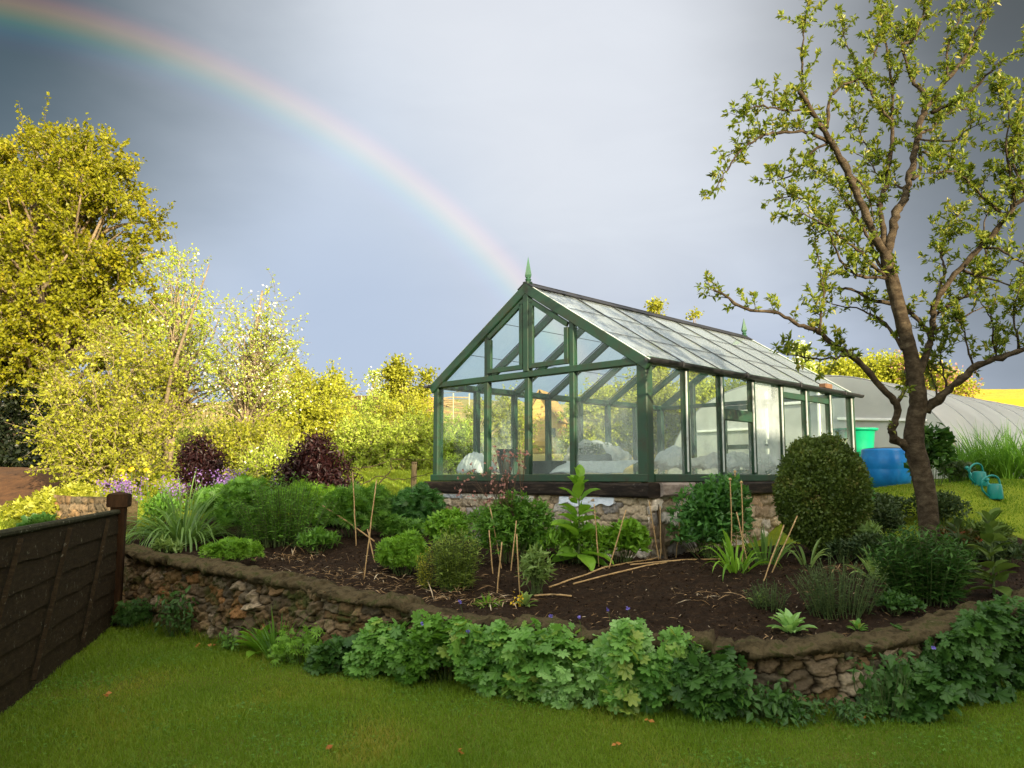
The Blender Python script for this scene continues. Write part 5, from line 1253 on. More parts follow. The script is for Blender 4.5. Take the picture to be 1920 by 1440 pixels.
def strappy(name, label, px, pb, wpx, hpx, lm, n=70, width=.025, droop=1.2, seed=0, Y=None, spread=.7, group=None, cat='plant', part=None, fl=1.15):
    r = np.random.default_rng(900+seed); c = base_at(px, pb, Y); m = c[1]/F_; rx = wpx/2*m; h = hpx*m
    c = c+np.array([0, min(rx, .3)*.4 if c[2] > .1 else 0, 0]); c[2] = gz(c[0], c[1])
    a = r.uniform(0, 6.28, n); q = np.sqrt(r.random(n)); b = c+np.stack([np.cos(a)*q*rx*.42, np.sin(a)*q*min(rx, .4)*.42, -.02*np.ones(n)], 1)
    d = np.stack([np.cos(a)*q*spread, np.sin(a)*q*spread, np.ones(n)], 1)+r.normal(size=(n, 3))*.12
    V, F, v = strapgeo(b, d, h*fl*r.uniform(.6, 1.1, n), width*r.uniform(.7, 1.2, n), droop*r.uniform(.5, 1.3, n)*(.3+q))
    if part is None:
        return tag(mk(name, V, [F], lm, None, c, var=v), label, cat, group), c
    e = E(name, label, cat, c, group); mk('leaves', V, [F], lm, e, var=v); return e, c
def rosette(name, label, px, pb, wpx, hpx, lm, n=22, size=None, seed=0, Y=None, rings=1.0, cat='plant', tpl=T_BROAD, wid=1.0):
    r = np.random.default_rng(1100+seed); c = base_at(px, pb, Y); m = c[1]/F_; h = hpx*m; s = size or h
    c = c+np.array([0, .03, 0]); c[2] = gz(c[0], c[1])
    if c[1] < yw(c[0])+.05: c[2] = 0
    a = np.arange(n)*2.4+r.normal(size=n)*.2; e = np.linspace(.12, 1.35, n); d = np.stack([np.cos(a)*np.cos(e), np.sin(a)*np.cos(e), np.sin(e)], 1); nr = np.stack([-np.cos(a)*np.sin(e), -np.sin(a)*np.sin(e), np.cos(e)+.2], 1)
    V, F, v = leafgeo(tpl, np.repeat(c[None], n, 0)+d*.02, d+r.normal(size=(n, 3))*.1, nr+r.normal(size=(n, 3))*.15, s*r.uniform(.75, 1.1, n), None, wid)
    return tag(mk(name, V, [F], lm, None, c, var=v), label, cat), c

# --- left end of the bed
strappy('iris_plant', 'clump of dark arching strap leaves behind the fence post', 335, 1022, 190, 112, M['l_iris'], 230, .036, 3.6, 1, spread=1.5, part=1, fl=1.3)
mound('geranium_plant', 'tall deep green leafy clump between the strap leaves and the big rounded clump', 445, 1020, 120, 108, M['l_mid'], T_PINN, 900, .10, 2)
stemmy('phlox_plant', 'big rounded clump of narrow pointed green leaves in the middle of the left bed', 520, 1034, 185, 112, M['l_mid'], 75, 30, .085, T_LANCE, 3)
mound('geranium_plant', 'low bright green mound spilling onto the wall coping near the fence', 425, 1062, 108, 48, M['l_fresh'], T_PALM, 900, .055, 4, ry=.22)
mound('peony_plant', 'leafy clump with cut leaves behind the leaning cane', 655, 1012, 125, 96, M['l_mid'], T_PINN, 950, .11, 5)
mound('peony_plant', 'dark green foliage clump hugging the stone base of the greenhouse', 785, 1008, 105, 88, M['l_peony'], T_PINN, 900, .10, 6)
mound('leafy_plant', 'low loose green plant before the stone base and the clipped mound', 745, 1012, 90, 40, M['l_mid'], T_PALM, 500, .08, 7)
mound('geranium_plant', 'fresh green mound of finely cut leaves beside the tripod of canes', 748, 1086, 112, 72, M['l_fresh'], T_PALM, 1400, .075, 8, ry=.3)
mound('hosta_plant', 'small grey green rosette under the arching strap leaves', 300, 1040, 66, 26, M['l_grey'], T_LANCE, 90, .13, 9, K=3)
mound('geranium_plant', 'green leafy clump filling the gap before the mauve flowers', 395, 1000, 110, 80, M['l_mid'], T_PINN, 700, .10, 110)
mound('peony_plant', 'fresh green cut leaves rising behind the narrow leaved clump', 560, 985, 130, 80, M['l_fresh'], T_PINN, 800, .11, 111)
mound('peony_plant', 'bushy cut leaved clump between the crossed canes and the dark shrub', 705, 1000, 110, 78, M['l_mid'], T_PINN, 700, .10, 112)
mound('leafy_plant', 'soft low plant behind the needle leaved clump by the base stones', 835, 1040, 110, 66, M['l_fresh'], T_TRI, 800, .08, 113, Y=9.6)
mound('leafy_plant', 'mixed low leaves edging the bare soil under the narrow leaved clump', 590, 1042, 80, 40, M['l_mid'], T_LANCE, 400, .08, 114)
mound('leafy_plant', 'low leaves carpeting the slope below the purple bush', 620, 985, 140, 36, M['l_fresh'], T_PALM, 600, .09, 115, Y=11.0)
mound('leafy_plant', 'rough green growth by the fence post at the bed corner', 285, 1000, 90, 60, M['l_mid'], T_LANCE, 500, .09, 116)
# purple bushes
tree('purple_shrub', 'dark purple leaved bush with a curved stem standing before the sunny lawn', 590, 960, 12.4, (590, 850, 12.4), [(590, 862, 12.0, 38), (558, 890, 12.0, 36), (622, 890, 12.0, 37), (590, 905, 11.9, 44), (645, 912, 11.9, 18), (536, 912, 11.9, 18), (597, 834, 12.0, 14), (585, 925, 11.9, 46)], 330, 28, .075, .085, M['l_purple'], M['stem_brown'], .02, 80, 26, T_LANCE, .35, stems=4, cat='shrub', crown='foliage', wid=1.3)
tree('purple_shrub', 'smaller dark purple bush beside the mauve flowers', 378, 950, 13.2, (378, 845, 13.2), [(378, 850, 12.8, 29), (363, 880, 12.8, 27), (397, 880, 12.8, 28), (380, 905, 12.7, 30)], 190, 28, .075, .075, M['l_purple'], M['stem_brown'], .02, 81, 18, T_LANCE, .35, stems=3, cat='shrub', crown='foliage', wid=1.3)
def honesty(px, pt, pb, wpx, Y, label, seed, n=420):
    r = np.random.default_rng(seed); c = base_at(px, 940, Y); m = Y/F_; e = E('mauve_flower', label, 'flowers', c, 'mauve flowers behind the bed')
    zt, zb = P(px, pt, Y)[2], P(px, pb, Y)[2]
    hd = np.stack([c[0]+r.normal(size=26)*wpx*m*.26, c[1]+r.normal(size=26)*.15, r.uniform(zb, zt, 26)-abs(r.normal(size=26))*.02], 1)
    b = MB()
    for p in hd: b.tube(resample([c+(p-c)*[.5, .5, 0], p-[0, 0, .12], p], 5), [.006, .004, .004, .003, .002], 4, False)
    b.build('stems', M['stem'], e)
    k = r.integers(0, 26, n); pos = hd[k]+r.normal(size=(n, 3))*[.05, .05, .06]
    V, F, v = leafgeo(T_FLOW, pos, runit(n, r), nz(runit(n, r)+[0, -.7, .4]), r.uniform(.02, .036, n)); mk('blossom', V, [F], M['f_mauve'], e, var=v)
    n2 = 260; k = r.integers(0, 26, n2); t = r.random((n2, 1)); pos = c+(hd[k]-c)*np.concatenate([.5+.5*t, .5+.5*t, t*.85], 1)+r.normal(size=(n2, 3))*.05
    V, F, v = leafgeo(T_OVAL, pos, runit(n2, r), nz(runit(n2, r)+[0, 0, 1]), r.uniform(.04, .08, n2)); mk('foliage', V, [F], M['l_mid'], e, var=v)
honesty(232, 902, 930, 70, 11.8, 'deep mauve flower clump just behind the fence post', 1)
honesty(325, 900, 925, 60, 12.0, 'thin scattering of mauve flowers between two larger clumps', 2, 200)
honesty(428, 885, 930, 90, 11.6, 'large mauve flower clump in front of the smaller purple bush', 3, 620)
for i, (px, py) in enumerate([(228, 884), (246, 880), (275, 883), (232, 898)]):
    c = base_at(px, 940, 13.0); h = P(px, py, 13.0); b = MB(); e = E('yellow_flower', 'tall yellow flower above the mauve clump under the yellow green shrub', 'flower', c, 'yellow flowers under the shrub')
    b.tube(resample([c, (c+h)/2+[.02, 0, 0], h], 6), .006, 4); b.build('stem', M['stem'], e)
    n = 14; V, F, v = leafgeo(T_OVAL, np.repeat(h[None], n, 0), runit(n)+[0, 0, .5], runit(n), np.full(n, .055), None, 2); mk('bloom', V, [F], M['f_yellow'], e, var=v)
# ground beyond the fence
mound('ground_elder', 'sprawling yellow green ground cover beyond the fence', 45, 1010, 200, 62, M['l_yg'], T_TRI, 1700, .11, 11, Y=11.5, ry=1.6, K=14)
mound('ground_elder', 'leafy yellow green bank beside the earth path', 95, 975, 130, 52, M['l_yg'], T_TRI, 1100, .11, 12, Y=13.2, ry=1.0, K=10)
mound('rhubarb_plant', 'dark broad leaved plant close behind the top of the fence', 72, 1010, 52, 40, M['l_gerd'], T_LOBED, 46, .24, 13, Y=10.6, K=3)
# --- middle of the bed
stemmy('lily_plant', 'clump of thin needle leaved stems at the wall side of the bed', 852, 1112, 100, 100, M['l_lily'], 62, 34, .085, T_NARROW, 20, wid=1.2)
stemmy('lily_plant', 'small yellow tipped clump of needle leaves at the edge of the needle leaved stems', 803, 1106, 44, 68, M['l_lime'], 18, 26, .06, T_NARROW, 21, wid=1.2)
e, c, p, r = mound('aquilegia_plant', 'columbine foliage with tall stems of small pink flowers in front of the stone base', 955, 1064, 165, 118, M['l_mid'], T_TRI, 1700, .062, 22, ry=.42, K=9)
b = MB(); fl = []
for i in range(16):
    tp = P(r.normal()*34+938, r.uniform(850, 940), c[1]-.1); s = c+[r.normal()*.08, r.normal()*.06, 0]
    q = resample([s, s+(tp-s)*.5+r.normal(size=3)*.03, tp], 8); b.tube(q, np.linspace(.004, .0015, 8), 4, False)
    for k in range(7):
        o = tp+r.normal(size=3)*[.05, .05, .06]; b.tube([q[5], o], .0012, 3, False); fl.append(o)
b.build('flower_stems', M['stem_brown'], e)
fl = np.array(fl); fl = np.repeat(fl, 4, 0); n = len(fl); V, F, v = leafgeo(T_OVAL, fl, runit(n, r)+[0, 0, -.4], runit(n, r), r.uniform(.018, .032, n), None, 2); mk('blossom', V, [F], M['f_pink'], e, var=v)
mound('hellebore_plant', 'small drab plant with dying lower leaves at the edge of bare soil', 1006, 1122, 80, 82, M['l_grey'], T_LANCE, 260, .10, 23, K=5, droop=.1)
def verbascum(px, pb, top, label, seed, nm='foxglove_plant', Yd=None, sc=1.0, lm='l_fresh'):
    r = np.random.default_rng(seed); c = base_at(px, pb, Yd); h = P(px+3, top, c[1])[2]-c[2]; e = E(nm, label, 'plant', c)
    n = 34; f = np.sort(r.random(n))**.9; a = np.arange(n)*2.4; sp = np.array([0.02, 0, 0])
    pos = c+np.stack([.01*np.cos(a), .01*np.sin(a), h*(.05+.82*f)], 1); el = .15+1.0*f; d = np.stack([np.cos(a)*np.cos(el), np.sin(a)*np.cos(el), np.sin(el)-.1], 1)+r.normal(size=(n, 3))*.22; nr = np.stack([-np.cos(a)*np.sin(el), -np.sin(a)*np.sin(el), np.cos(el)], 1)
    s = sc*h*(.34-.17*f)*r.uniform(.75, 1.15, n); V, F, v = leafgeo(T_BROAD, pos, d, nr+r.normal(size=(n, 3))*.35, s*r.uniform(.7, 1.2, n), None, 1.3); mk('leaves', V, [F], M[lm], e, var=v)
    b = MB(); b.tube(resample([c, c+[.01, 0, h*.5], c+[.0, 0, h*.9]], 8), np.linspace(.012, .006, 8), 6); b.build('stem', M['stem'], e)
verbascum(1085, 1030, 872, 'tall leafy foxglove spire in front of the black sleeper', 5, Yd=8.75)
mound('geranium_plant', 'green foliage filling in under the tall leafy spire', 1075, 1040, 125, 74, M['l_fresh'], T_LANCE, 700, .09, 25, Y=8.6)
mound('sage_plant', 'rounded mound of soft oval leaves beneath the pale slate', 1166, 1050, 112, 74, M['l_fresh'], T_OVAL, 800, .095, 26, ry=.3, Y=8.75)
mound('leafy_plant', 'low tangle of green stems against the stone base behind the canes', 1010, 1000, 150, 46, M['l_mid'], T_TRI, 800, .065, 27, Y=9.2)
mound('peony_plant', 'large glossy dark green peony clump against the greenhouse side', 1360, 1002, 168, 150, M['l_peony'], T_OVAL, 2300, .085, 28, ry=.5, K=11, Y=8.85)
mound('leafy_plant', 'broad leaved green plant at the foot of the glossy peony', 1325, 1046, 96, 76, M['l_fresh'], T_BROAD, 150, .15, 29, K=4, ry=.25)
strappy('tulip_plant', 'clump of pale green strap leaves falling forward beside the seed heads', 1385, 1076, 90, 84, M['l_fresh'], 40, .04, 2.6, 30, spread=.8, fl=1.1)
strappy('iris_plant', 'upright green sword leaves between the seed heads and the clipped bush', 1440, 1062, 86, 80, M['l_iris'], 44, .036, 1.3, 31, spread=.6, fl=1)
strappy('tulip_plant', 'few broad drooping leaves in front of the clipped bush', 1520, 1062, 60, 70, M['l_grey'], 14, .045, 2.4, 32, spread=.8, fl=1)
e = E('allium_plant', 'group of thin bare allium stems topped with small dry heads', 'plant', base_at(1372, 1060))
c = np.array(e.location)
for px, pt, pb2 in ((1362, 898, 1050), (1371, 899, 1055), (1380, 885, 1052), (1392, 905, 1058)):
    s = base_at(px, pb2); t = P(px-2, pt, s[1]); b = MB(); b.tube(resample([s, (s+t)/2+[.01, 0, 0], t], 8), .0065, 5); b.build('stem', M['l_grey'] if 0 else M['cane'], e)
    b = MB(); b.lathe(t, [(0, -.012), (.014, -.008), (.018, .004), (.010, .016), (0, .02)], 8); b.build('seed_head', M['cane'], e)
# clipped bush
def topiary(px, pc, Y, rpx, label, name, seed, mat, n=30000, sz=.036, sq=1.28, cat='shrub'):
    r = np.random.default_rng(seed); c = P(px, pc, Y); R1 = rpx/F_*Y; e = E(name, label, cat, [c[0], c[1], gz(c[0], c[1])])
    u = nz(r.normal(size=(n, 3))); lump = 1+.07*wob(u[:, 0]*4, u[:, 2]*4+u[:, 1]*3, 1.4, seed)+.05*r.normal(size=n)*.8
    rr = np.where(r.random(n) < .7, 1, r.uniform(.62, 1, n))*lump; p = c+u*rr[:, None]*R1*[1, 1, sq]
    p[:, 2] = np.maximum(p[:, 2], gz(c[0], c[1])+.01+.1*r.random(n))
    ax = nz(u+r.normal(size=(n, 3))*.7+[0, 0, .35]); V, F, v = leafgeo(T_DIA, p, ax, nz(u+r.normal(size=(n, 3))*.6), r.uniform(.6, 1.3, n)*sz*np.where(rr < .82, 2.6, 1), np.clip(.55*r.random(n)+.45*(.5+.5*wob(u[:, 0]*5, u[:, 2]*5, 1.2, seed+3)), 0, 1)); mk('foliage', V, [F], mat, e, var=v)
    b = MB(); g = np.array(e.location); q = nz(r.normal(size=(70, 3))+[0, 0, .5]); sp = []
    for v in q:
        a0 = c+v*R1*[1, 1, sq]*.95; d = nz(v+r.normal(size=3)*.35+[0, 0, .3])*R1*r.uniform(.10, .26); b.tube([a0, a0+d*.5, a0+d], .0018, 3, False)
        for t_ in np.linspace(.15, 1, 9): sp.append(a0+d*t_)
    sp = np.array(sp); V, F, v = leafgeo(T_DIA, sp, runit(len(sp), r)+[0, 0, .4], runit(len(sp), r), r.uniform(.6, 1.1, len(sp))*sz*.9); mk('leaves', V, [F], mat, e, var=v)
    for i in range(9): b.tube(resample([g+r.normal(size=3)*[.06, .06, 0]-[0, 0, .03], (g+c)/2+r.normal(size=3)*.06, c+nz(r.normal(size=3))*R1*.8], 7), np.linspace(.016, .004, 7), 5)
    b.build('stems', M['bark'], e)
topiary(1541, 927, 9.1, 79, 'round clipped bronze green bush beside the greenhouse', 'box_bush', 3, M['l_box'])
# --- right end of the bed
mound('low_shrub', 'low dark spreading shrub between the clipped bush and the tree trunk', 1655, 985, 110, 84, M['l_low'], T_OVAL, 2600, .05, 40, Y=9.6, ry=.5, K=9)
mound('low_shrub', 'dark dwarf shrub at the foot of the plum tree', 1660, 1022, 104, 56, M['l_low'], T_OVAL, 1500, .045, 41, Y=8.4, K=7)
mound('leafy_plant', 'pale drooping leaves beside the clipped bush base', 1630, 1012, 66, 68, M['l_grey'], T_LANCE, 110, .15, 42, K=4, Y=8.6)
mound('rose_shrub', 'thin upright shrub in front of the blue barrel edge', 1632, 930, 36, 120, M['l_peony'], T_OVAL, 260, .06, 43, Y=10.4, K=5, ry=.15)
mound('fig_shrub', 'round leaved dark green shrub just behind the plum trunk', 1762, 905, 84, 112, M['l_gerd'], T_OVAL, 420, .12, 44, Y=11.6, ry=.3, wid=1.6, cat='shrub')
mound('low_shrub', 'dark spreading shrub in the gap between blue barrel and tree trunk', 1672, 960, 110, 60, M['l_low'], T_OVAL, 1200, .055, 130, Y=10.6, K=9, ry=.5)
mound('low_shrub', 'dull green shrub filling the slope behind the leaning trunk', 1790, 965, 130, 62, M['l_low'], T_OVAL, 1300, .06, 131, Y=10.2, K=10, ry=.5)
mound('leafy_plant', 'grey green leafy growth along the far edge of the bed', 1870, 990, 130, 56, M['l_big'], T_LANCE, 700, .10, 132, Y=9.4, K=9, ry=.4)
mound('low_shrub', 'low green ground plants by the back lawn behind the trunk', 1800, 912, 90, 40, M['l_low'], T_OVAL, 700, .055, 45, Y=12.2, K=7)
for i, (px, pb, Y, w_, h_, lb) in enumerate([(1810, 906, 13.2, 70, 66, 'shorter tuft of grassy leaves beside the round leaved shrub'), (1855, 905, 13.4, 90, 84, 'tall arching grass clump behind the teal watering cans'), (1900, 902, 13.2, 90, 86, 'dense grass clump close to the tunnel beyond the watering cans'), (1950, 905, 13.0, 90, 84, 'grass clump at the very edge beyond the watering cans')]):
    strappy('grass_clump', lb, px, pb, w_, h_, M['l_mid'], 330, .020, 1.9, 46+i, Y=Y, spread=.7, fl=1.35)
strappy('hosta_plant', 'pale striped fan of leaves lit at the edge of bare soil', 1655, 1090, 92, 62, M['l_grey'], 36, .05, 1.4, 52, spread=1.2, fl=1.05)
stemmy('daylily_plant', 'large dark green leafy clump in front of the plum trunk', 1757, 1142, 172, 122, M['l_gerd'], 90, 24, .12, T_LANCE, 53)
verbascum(1862, 1085, 950, 'large leaved rosette plant with upright pale spire close to the tree', 54, 'mullein_plant', 7.4, 1.15, 'l_big')
verbascum(1795, 1000, 962, 'smaller upright leafy plant behind the large rosette', 55, 'mullein_plant', 8.6, 1.0, 'l_low')
mound('red_leaved_plant', 'low plants with rusty red tips behind the leafy rosette', 1800, 970, 130, 40, leafm('rusty_leaf', (.04, .05, .015), (.09, .08, .02), .25, .04, (.22, .04, .015)), T_OVAL, 700, .06, 56, Y=9.4, K=8)
mound('low_shrub', 'low dark growth by the soil edge behind the large rosette plant', 1905, 1000, 120, 46, M['l_low'], T_OVAL, 800, .06, 120, Y=8.6, K=8)
mound('leafy_plant', 'dull low leaves at the foot of the leaning trunk', 1790, 1040, 110, 40, M['l_low'], T_LANCE, 500, .08, 121, Y=7.9, K=7)
mound('leafy_plant', 'small leafy clump between the striped fan and the clipped bush', 1590, 1062, 70, 40, M['l_low'], T_LANCE, 300, .07, 122, K=5)
mound('leafy_plant', 'low weeds edging the bare soil close to the dark leafy clump', 1690, 1160, 120, 34, M['l_gerd'], T_OVAL, 420, .05, 123, K=8)
stemmy('fennel_plant', 'feathery dull green plant growing in the bare soil near the wall end', 1590, 1165, 165, 96, M['l_low'], 60, 24, .055, T_NARROW, 57, wid=1.3)
stemmy('fennel_plant', 'wispy low seedling clump between bare soil and the feathery plant', 1450, 1150, 80, 50, M['l_low'], 22, 16, .05, T_NARROW, 58, wid=1.4)
rosette('primula_rosette', 'single pale upright rosette on the wall edge', 1485, 1190, 48, 42, M['l_ger2'], 20, None, 59)
rosette('primula_rosette', 'tiny green seedling on the wall edge near the dark end', 1612, 1186, 40, 20, M['l_ger'], 14, None, 60)
strappy('grass_tuft', 'small bright green tuft at the wall top below the needle leaved clump', 915, 1138, 80, 30, M['l_fresh'], 80, .016, 2.2, 61, spread=1.3, fl=.9)
e_, c_ = rosette('primrose_plant', 'small plant with yellow drooping flowers on the wall edge', 985, 1140, 50, 26, M['l_grey'], 14, None, 62)
n = 40; cc = c_+np.array([-.05, 0, .06]); V, F, v = leafgeo(T_OVAL, cc+R_.normal(size=(n, 3))*[.025, .02, .035], runit(n), runit(n), R_.uniform(.02, .035, n), None, 1.5); o = mk('blossom', V, [F], M['f_yellow'], e_, var=v)
rosette('hosta_plant', 'few grey leaves of a seedling left in the bare soil', 1425, 1135, 40, 22, M['l_grey'], 10, None, 63)

# --- plants along the foot of the wall
def ger(px, pb, wpx, hpx, label, seed, lm='l_ger', n=420, size=.095, ry=.17, group=None, name='geranium_plant', tpl=T_LOBED, back=.25):
    r = np.random.default_rng(1500+seed); c = G(px, pb); m = c[1]/F_; rx = wpx/2*m; h = hpx*m
    c[1] = min(c[1]+back, float(yw(c[0]))-.14); c[2] = 0; e = E(name, label, 'plant', c, group)
    KK = 15; lx = r.uniform(-.85, .85, KK)*rx; lc = np.stack([lx, r.uniform(-.7, .5, KK)*ry, h*r.uniform(.18, .78, KK)], 1); lr = np.stack([rx*r.uniform(.16, .34, KK), ry*r.uniform(.5, .8, KK), h*r.uniform(.16, .34, KK)], 1)
    kk = r.integers(0, KK, n); u = nz(r.normal(size=(n, 3))); rr = np.where(r.random(n) < .75, r.uniform(.8, 1.15, n), r.uniform(.2, .8, n)); p = lc[kk]+u*lr[kk]*rr[:, None]; p[:, 2] = np.abs(p[:, 2])+.01; p = c+p
    ax = nz(r.normal(size=(n, 3))*.5+[0, -.55, -.35]); nr = nz(u*.35+[0, -.55, .75]+r.normal(size=(n, 3))*.3)
    s = (.35+r.random(n)**1.3*.95)*size; V, F, v = leafgeo(tpl, p, ax, nr, s, np.clip(.5*r.random(n)+.5*r.random(KK)[kk], 0, 1)); mk('foliage', V, [F], M[lm], e, var=v)
    stemset(c, p, 60, r, .003).build('stems', M['stem'], e)
    return e, c, p
GG = None
for i, (px, pb, w_, h_, lm, lb) in enumerate([
    (672, 1248, 110, 66, 'l_gerd', 'sparse dull green weeds at the wall foot before the geraniums begin'),
    (745, 1262, 120, 96, 'l_ger', 'round leaved geranium reaching up the wall below the yellow stained coping'),
    (838, 1275, 130, 118, 'l_mid', 'leafy geranium with shoots climbing over the coping near the needle leaved clump'),
    (935, 1290, 130, 120, 'l_ger', 'geranium clump covering the wall directly below the yellow flowered plant'),
    (1030, 1305, 125, 134, 'l_ger', 'dense geranium clump next to the palest one'),
    (1135, 1328, 140, 160, 'l_ger2', 'palest geranium clump trailing out onto the lawn'),
    (1232, 1332, 130, 156, 'l_ger', 'geranium clump rising over the coping just past the palest one'),
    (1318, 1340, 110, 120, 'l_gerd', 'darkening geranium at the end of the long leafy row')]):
    ger(px, pb, w_*1.3, h_*.93, lb, i, lm, 1150, .095, group=None)
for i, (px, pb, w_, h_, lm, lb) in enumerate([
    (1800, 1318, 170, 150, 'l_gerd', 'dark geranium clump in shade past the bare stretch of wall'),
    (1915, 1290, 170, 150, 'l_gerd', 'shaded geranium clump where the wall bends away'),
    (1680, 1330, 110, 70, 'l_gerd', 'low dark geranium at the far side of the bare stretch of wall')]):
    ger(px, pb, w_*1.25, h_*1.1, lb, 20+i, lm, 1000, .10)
ger(1432, 1342, 110, 84, 'nettle like plant with pointed oval leaves against the bare wall', 30, 'l_gerd', 300, .075, tpl=T_OVAL, name='nettle_plant')
ger(1352, 1346, 90, 84, 'small soft pointed leaved weeds at the end of the geranium row', 31, 'l_mid', 520, .07, tpl=T_LANCE, name='nettle_plant')
ger(1555, 1352, 200, 46, 'low weeds along the lawn edge below the bare wall', 32, 'l_gerd', 620, .045, tpl=T_OVAL, name='weed_plant', ry=.15)
ger(1640, 1336, 110, 130, 'upright weed with pointed leaves climbing the shaded wall', 33, 'l_gerd', 120, .08, tpl=T_OVAL, name='nettle_plant')
ger(272, 1164, 86, 52, 'small leafy plant in the corner of fence and wall', 40, 'l_gerd', 300, .075, tpl=T_PALM)
ger(348, 1180, 62, 86, 'upright nettle against the wall near the fence', 41, 'l_gerd', 260, .065, tpl=T_OVAL, name='nettle_plant')
ger(455, 1188, 54, 36, 'small scrap of green leaves at the lawn edge beside the broad leaved plant', 42, 'l_mid', 130, .055, tpl=T_OVAL, name='weed_plant')
c = G(492, 1205); rosette('lungwort_plant', 'plant with broad pointed pale green leaves against the wall', 492, 1226, 100, 70, M['l_fresh'], 20, .27, 64)
strappy('grass_tuft', 'tuft of thin green grass growing up the rubble wall', 520, 1238, 70, 84, M['l_mid'], 70, .016, 1.0, 65, spread=.6)
ger(572, 1228, 84, 62, 'fresh mound of cut leaves at the wall foot beside the broad leaved plant', 43, 'l_fresh', 420, .062, tpl=T_PALM)
ger(624, 1240, 60, 40, 'small bluish leaved geranium seedling at the lawn edge', 44, 'l_ger', 120, .07)
# small violet flowers over the geraniums
for i, (px, py, Y) in enumerate([(1139, 1143, 6.1), (1177, 1141, 6.1), (792, 1170, 6.35), (877, 1184, 6.25), (862, 1129, 6.5), (1750, 1215, 5.8), (1085, 1158, 6.0), (1033, 1155, 6.1)]):
    t = P(px, py, Y); s = t+np.array([.02, .03, -.16]); e = E('violet_flower', 'tiny violet flower on a thin stem above the geranium leaves', 'flower', s, 'violet flowers over the wall'); b = MB()
    b.tube(resample([s, (s+t)/2+[.01, 0, 0], t], 5), .0018, 4); b.build('stem', M['stem'], e)
    n = 7; V, F, v = leafgeo(T_OVAL, np.repeat(t[None], n, 0), runit(n)*.8+[0, -.5, .2], runit(n), np.full(n, .02), None, 2.2); mk('petals', V, [F], M['f_violet'], e, var=v)

# ------------------------------------------------------------------ canes, stakes, litter
CG = 'bamboo canes stuck upright in the bed'
CL = [
 ((661, 885), (668, 1021), 'upright bamboo cane standing before the cut leaved clump'), ((706, 900), (682, 1086), 'long slanting bamboo cane of the tripod beside the fresh green mound'),
 ((689, 992), (703, 1056), 'short crossing cane at the foot of the tripod'), ((917, 994), (924, 1077), 'thin pale cane among the columbine leaves'),
 ((919, 952), (940, 1065), 'long cane slanting down through the columbine'), ((941, 1016), (932, 1111), 'cane slanting the other way at the columbine edge'),
 ((968, 976), (958, 1071), 'cane leaning in the columbine foliage beside the drab plant'), ((969, 1001), (974, 1115), 'near vertical cane planted by the drab plant'),
 ((1114, 945), (1123, 1062), 'upright cane under the end of the pale slate'), ((1174, 956), (1142, 1065), 'strongly slanting cane before the rounded sage mound'),
 ((1217, 940), (1235, 1027), 'thin cane leaning on the stone corner'), ((1238, 949), (1239, 1044), 'vertical cane at the stone corner of the greenhouse'),
 ((1281, 924), (1267, 1041), 'tall cane between stone corner and glossy peony'), ((1381, 960), (1405, 1070), 'cane slanting through the pale strap leaves'),
 ((1470, 984), (1432, 1089), 'slanting cane behind its parallel partner near the clipped bush'), ((1495, 967), (1447, 1075), 'slanting cane crossing the base of the clipped bush')]
for (tx, ty), (bx, by), lb in CL:
    s = G(bx, by); t = P(tx, ty, s[1]+.02); b = MB(); q = resample([s-(t-s)*.08, s, t], 12); q[1:-1] += R_.normal(size=(10, 3))*.0015
    rr = np.full(12, .0062); rr[[4, 8]] = .0078; b.tube(q, rr, 6); tag(b.build('bamboo_cane', M['cane'], None, s, smooth=True), lb, 'cane', CG)
s = G(1250, 1030); t = P(1229, 925, s[1]+.1); b = MB(); b.beam(s-[0, 0, .1], t, .035, .05, (0, 1, 0), .3); tag(b.build('wooden_stake', M['post'], None, s), 'rough old wooden stake leaning on the stone corner', 'stake')
for (ax, ay), (bx, by), lb in [((1030, 1105), (1232, 1035), 'long bamboo cane lying on bare soil, its tip near the drab plant'), ((1075, 1099), (1250, 1058), 'bamboo cane lying on the soil nearer the wall'), ((1182, 1062), (1354, 1051), 'bamboo cane lying flat toward the pale strap leaves'), ((1002, 1121), (1072, 1122), 'short thin cane lying near the yellow flowered plant'), ((605, 951), (702, 1018), 'bamboo cane leaning low across the cut leaved clump')]:
    s, t = G(ax, ay), G(bx, by)
    if ay == 951: s = P(ax, ay, t[1]+.25)
    q = resample([s+[0, 0, .018], (s+t)/2+[0, 0, .03], t+[0, 0, .018]], 14)
    if ay != 951: q[:, 2] = np.maximum(q[:, 2], T(q[:, 0], q[:, 1])+.012)
    b = MB(); b.tube(q, np.full(14, .0085), 6); tag(b.build('bamboo_cane', M['cane'], None, s, smooth=True), lb, 'cane', 'bamboo canes lying on the bed')
# espalier and its post
c = base_at(774, 930, 13.2); t = P(777, 866, 13.2); b = MB(); b.beam(c-[0, 0, .1], t, .085, .085, (0, 1, 0), .2); tag(b.build('wooden_post', M['post'], None, c), 'weathered grey post on the sunny back lawn beside the greenhouse', 'post')
c = base_at(700, 930, 13.0); e = E('espalier_tree', 'thin dark trained fruit branches stretched across the sunny back lawn', 'tree', c); b = MB(); lp = []
for pts, r0 in [([(708, 935), (705, 912), (722, 895), (733, 880), (732, 862)], .014), ([(645, 877), (675, 878), (700, 874), (733, 862), (770, 862), (815, 863)], .010), ([(665, 912), (690, 903), (705, 893), (722, 893), (740, 898), (775, 895), (815, 884)], .010), ([(705, 912), (690, 920), (670, 925)], .007), ([(733, 880), (750, 872), (765, 880)], .006)]:
    q = resample([P(a, b2, 13.0) for a, b2 in pts], 22, .008); b.tube(q, np.linspace(r0, r0*.6, 22), 6); lp.append(q)
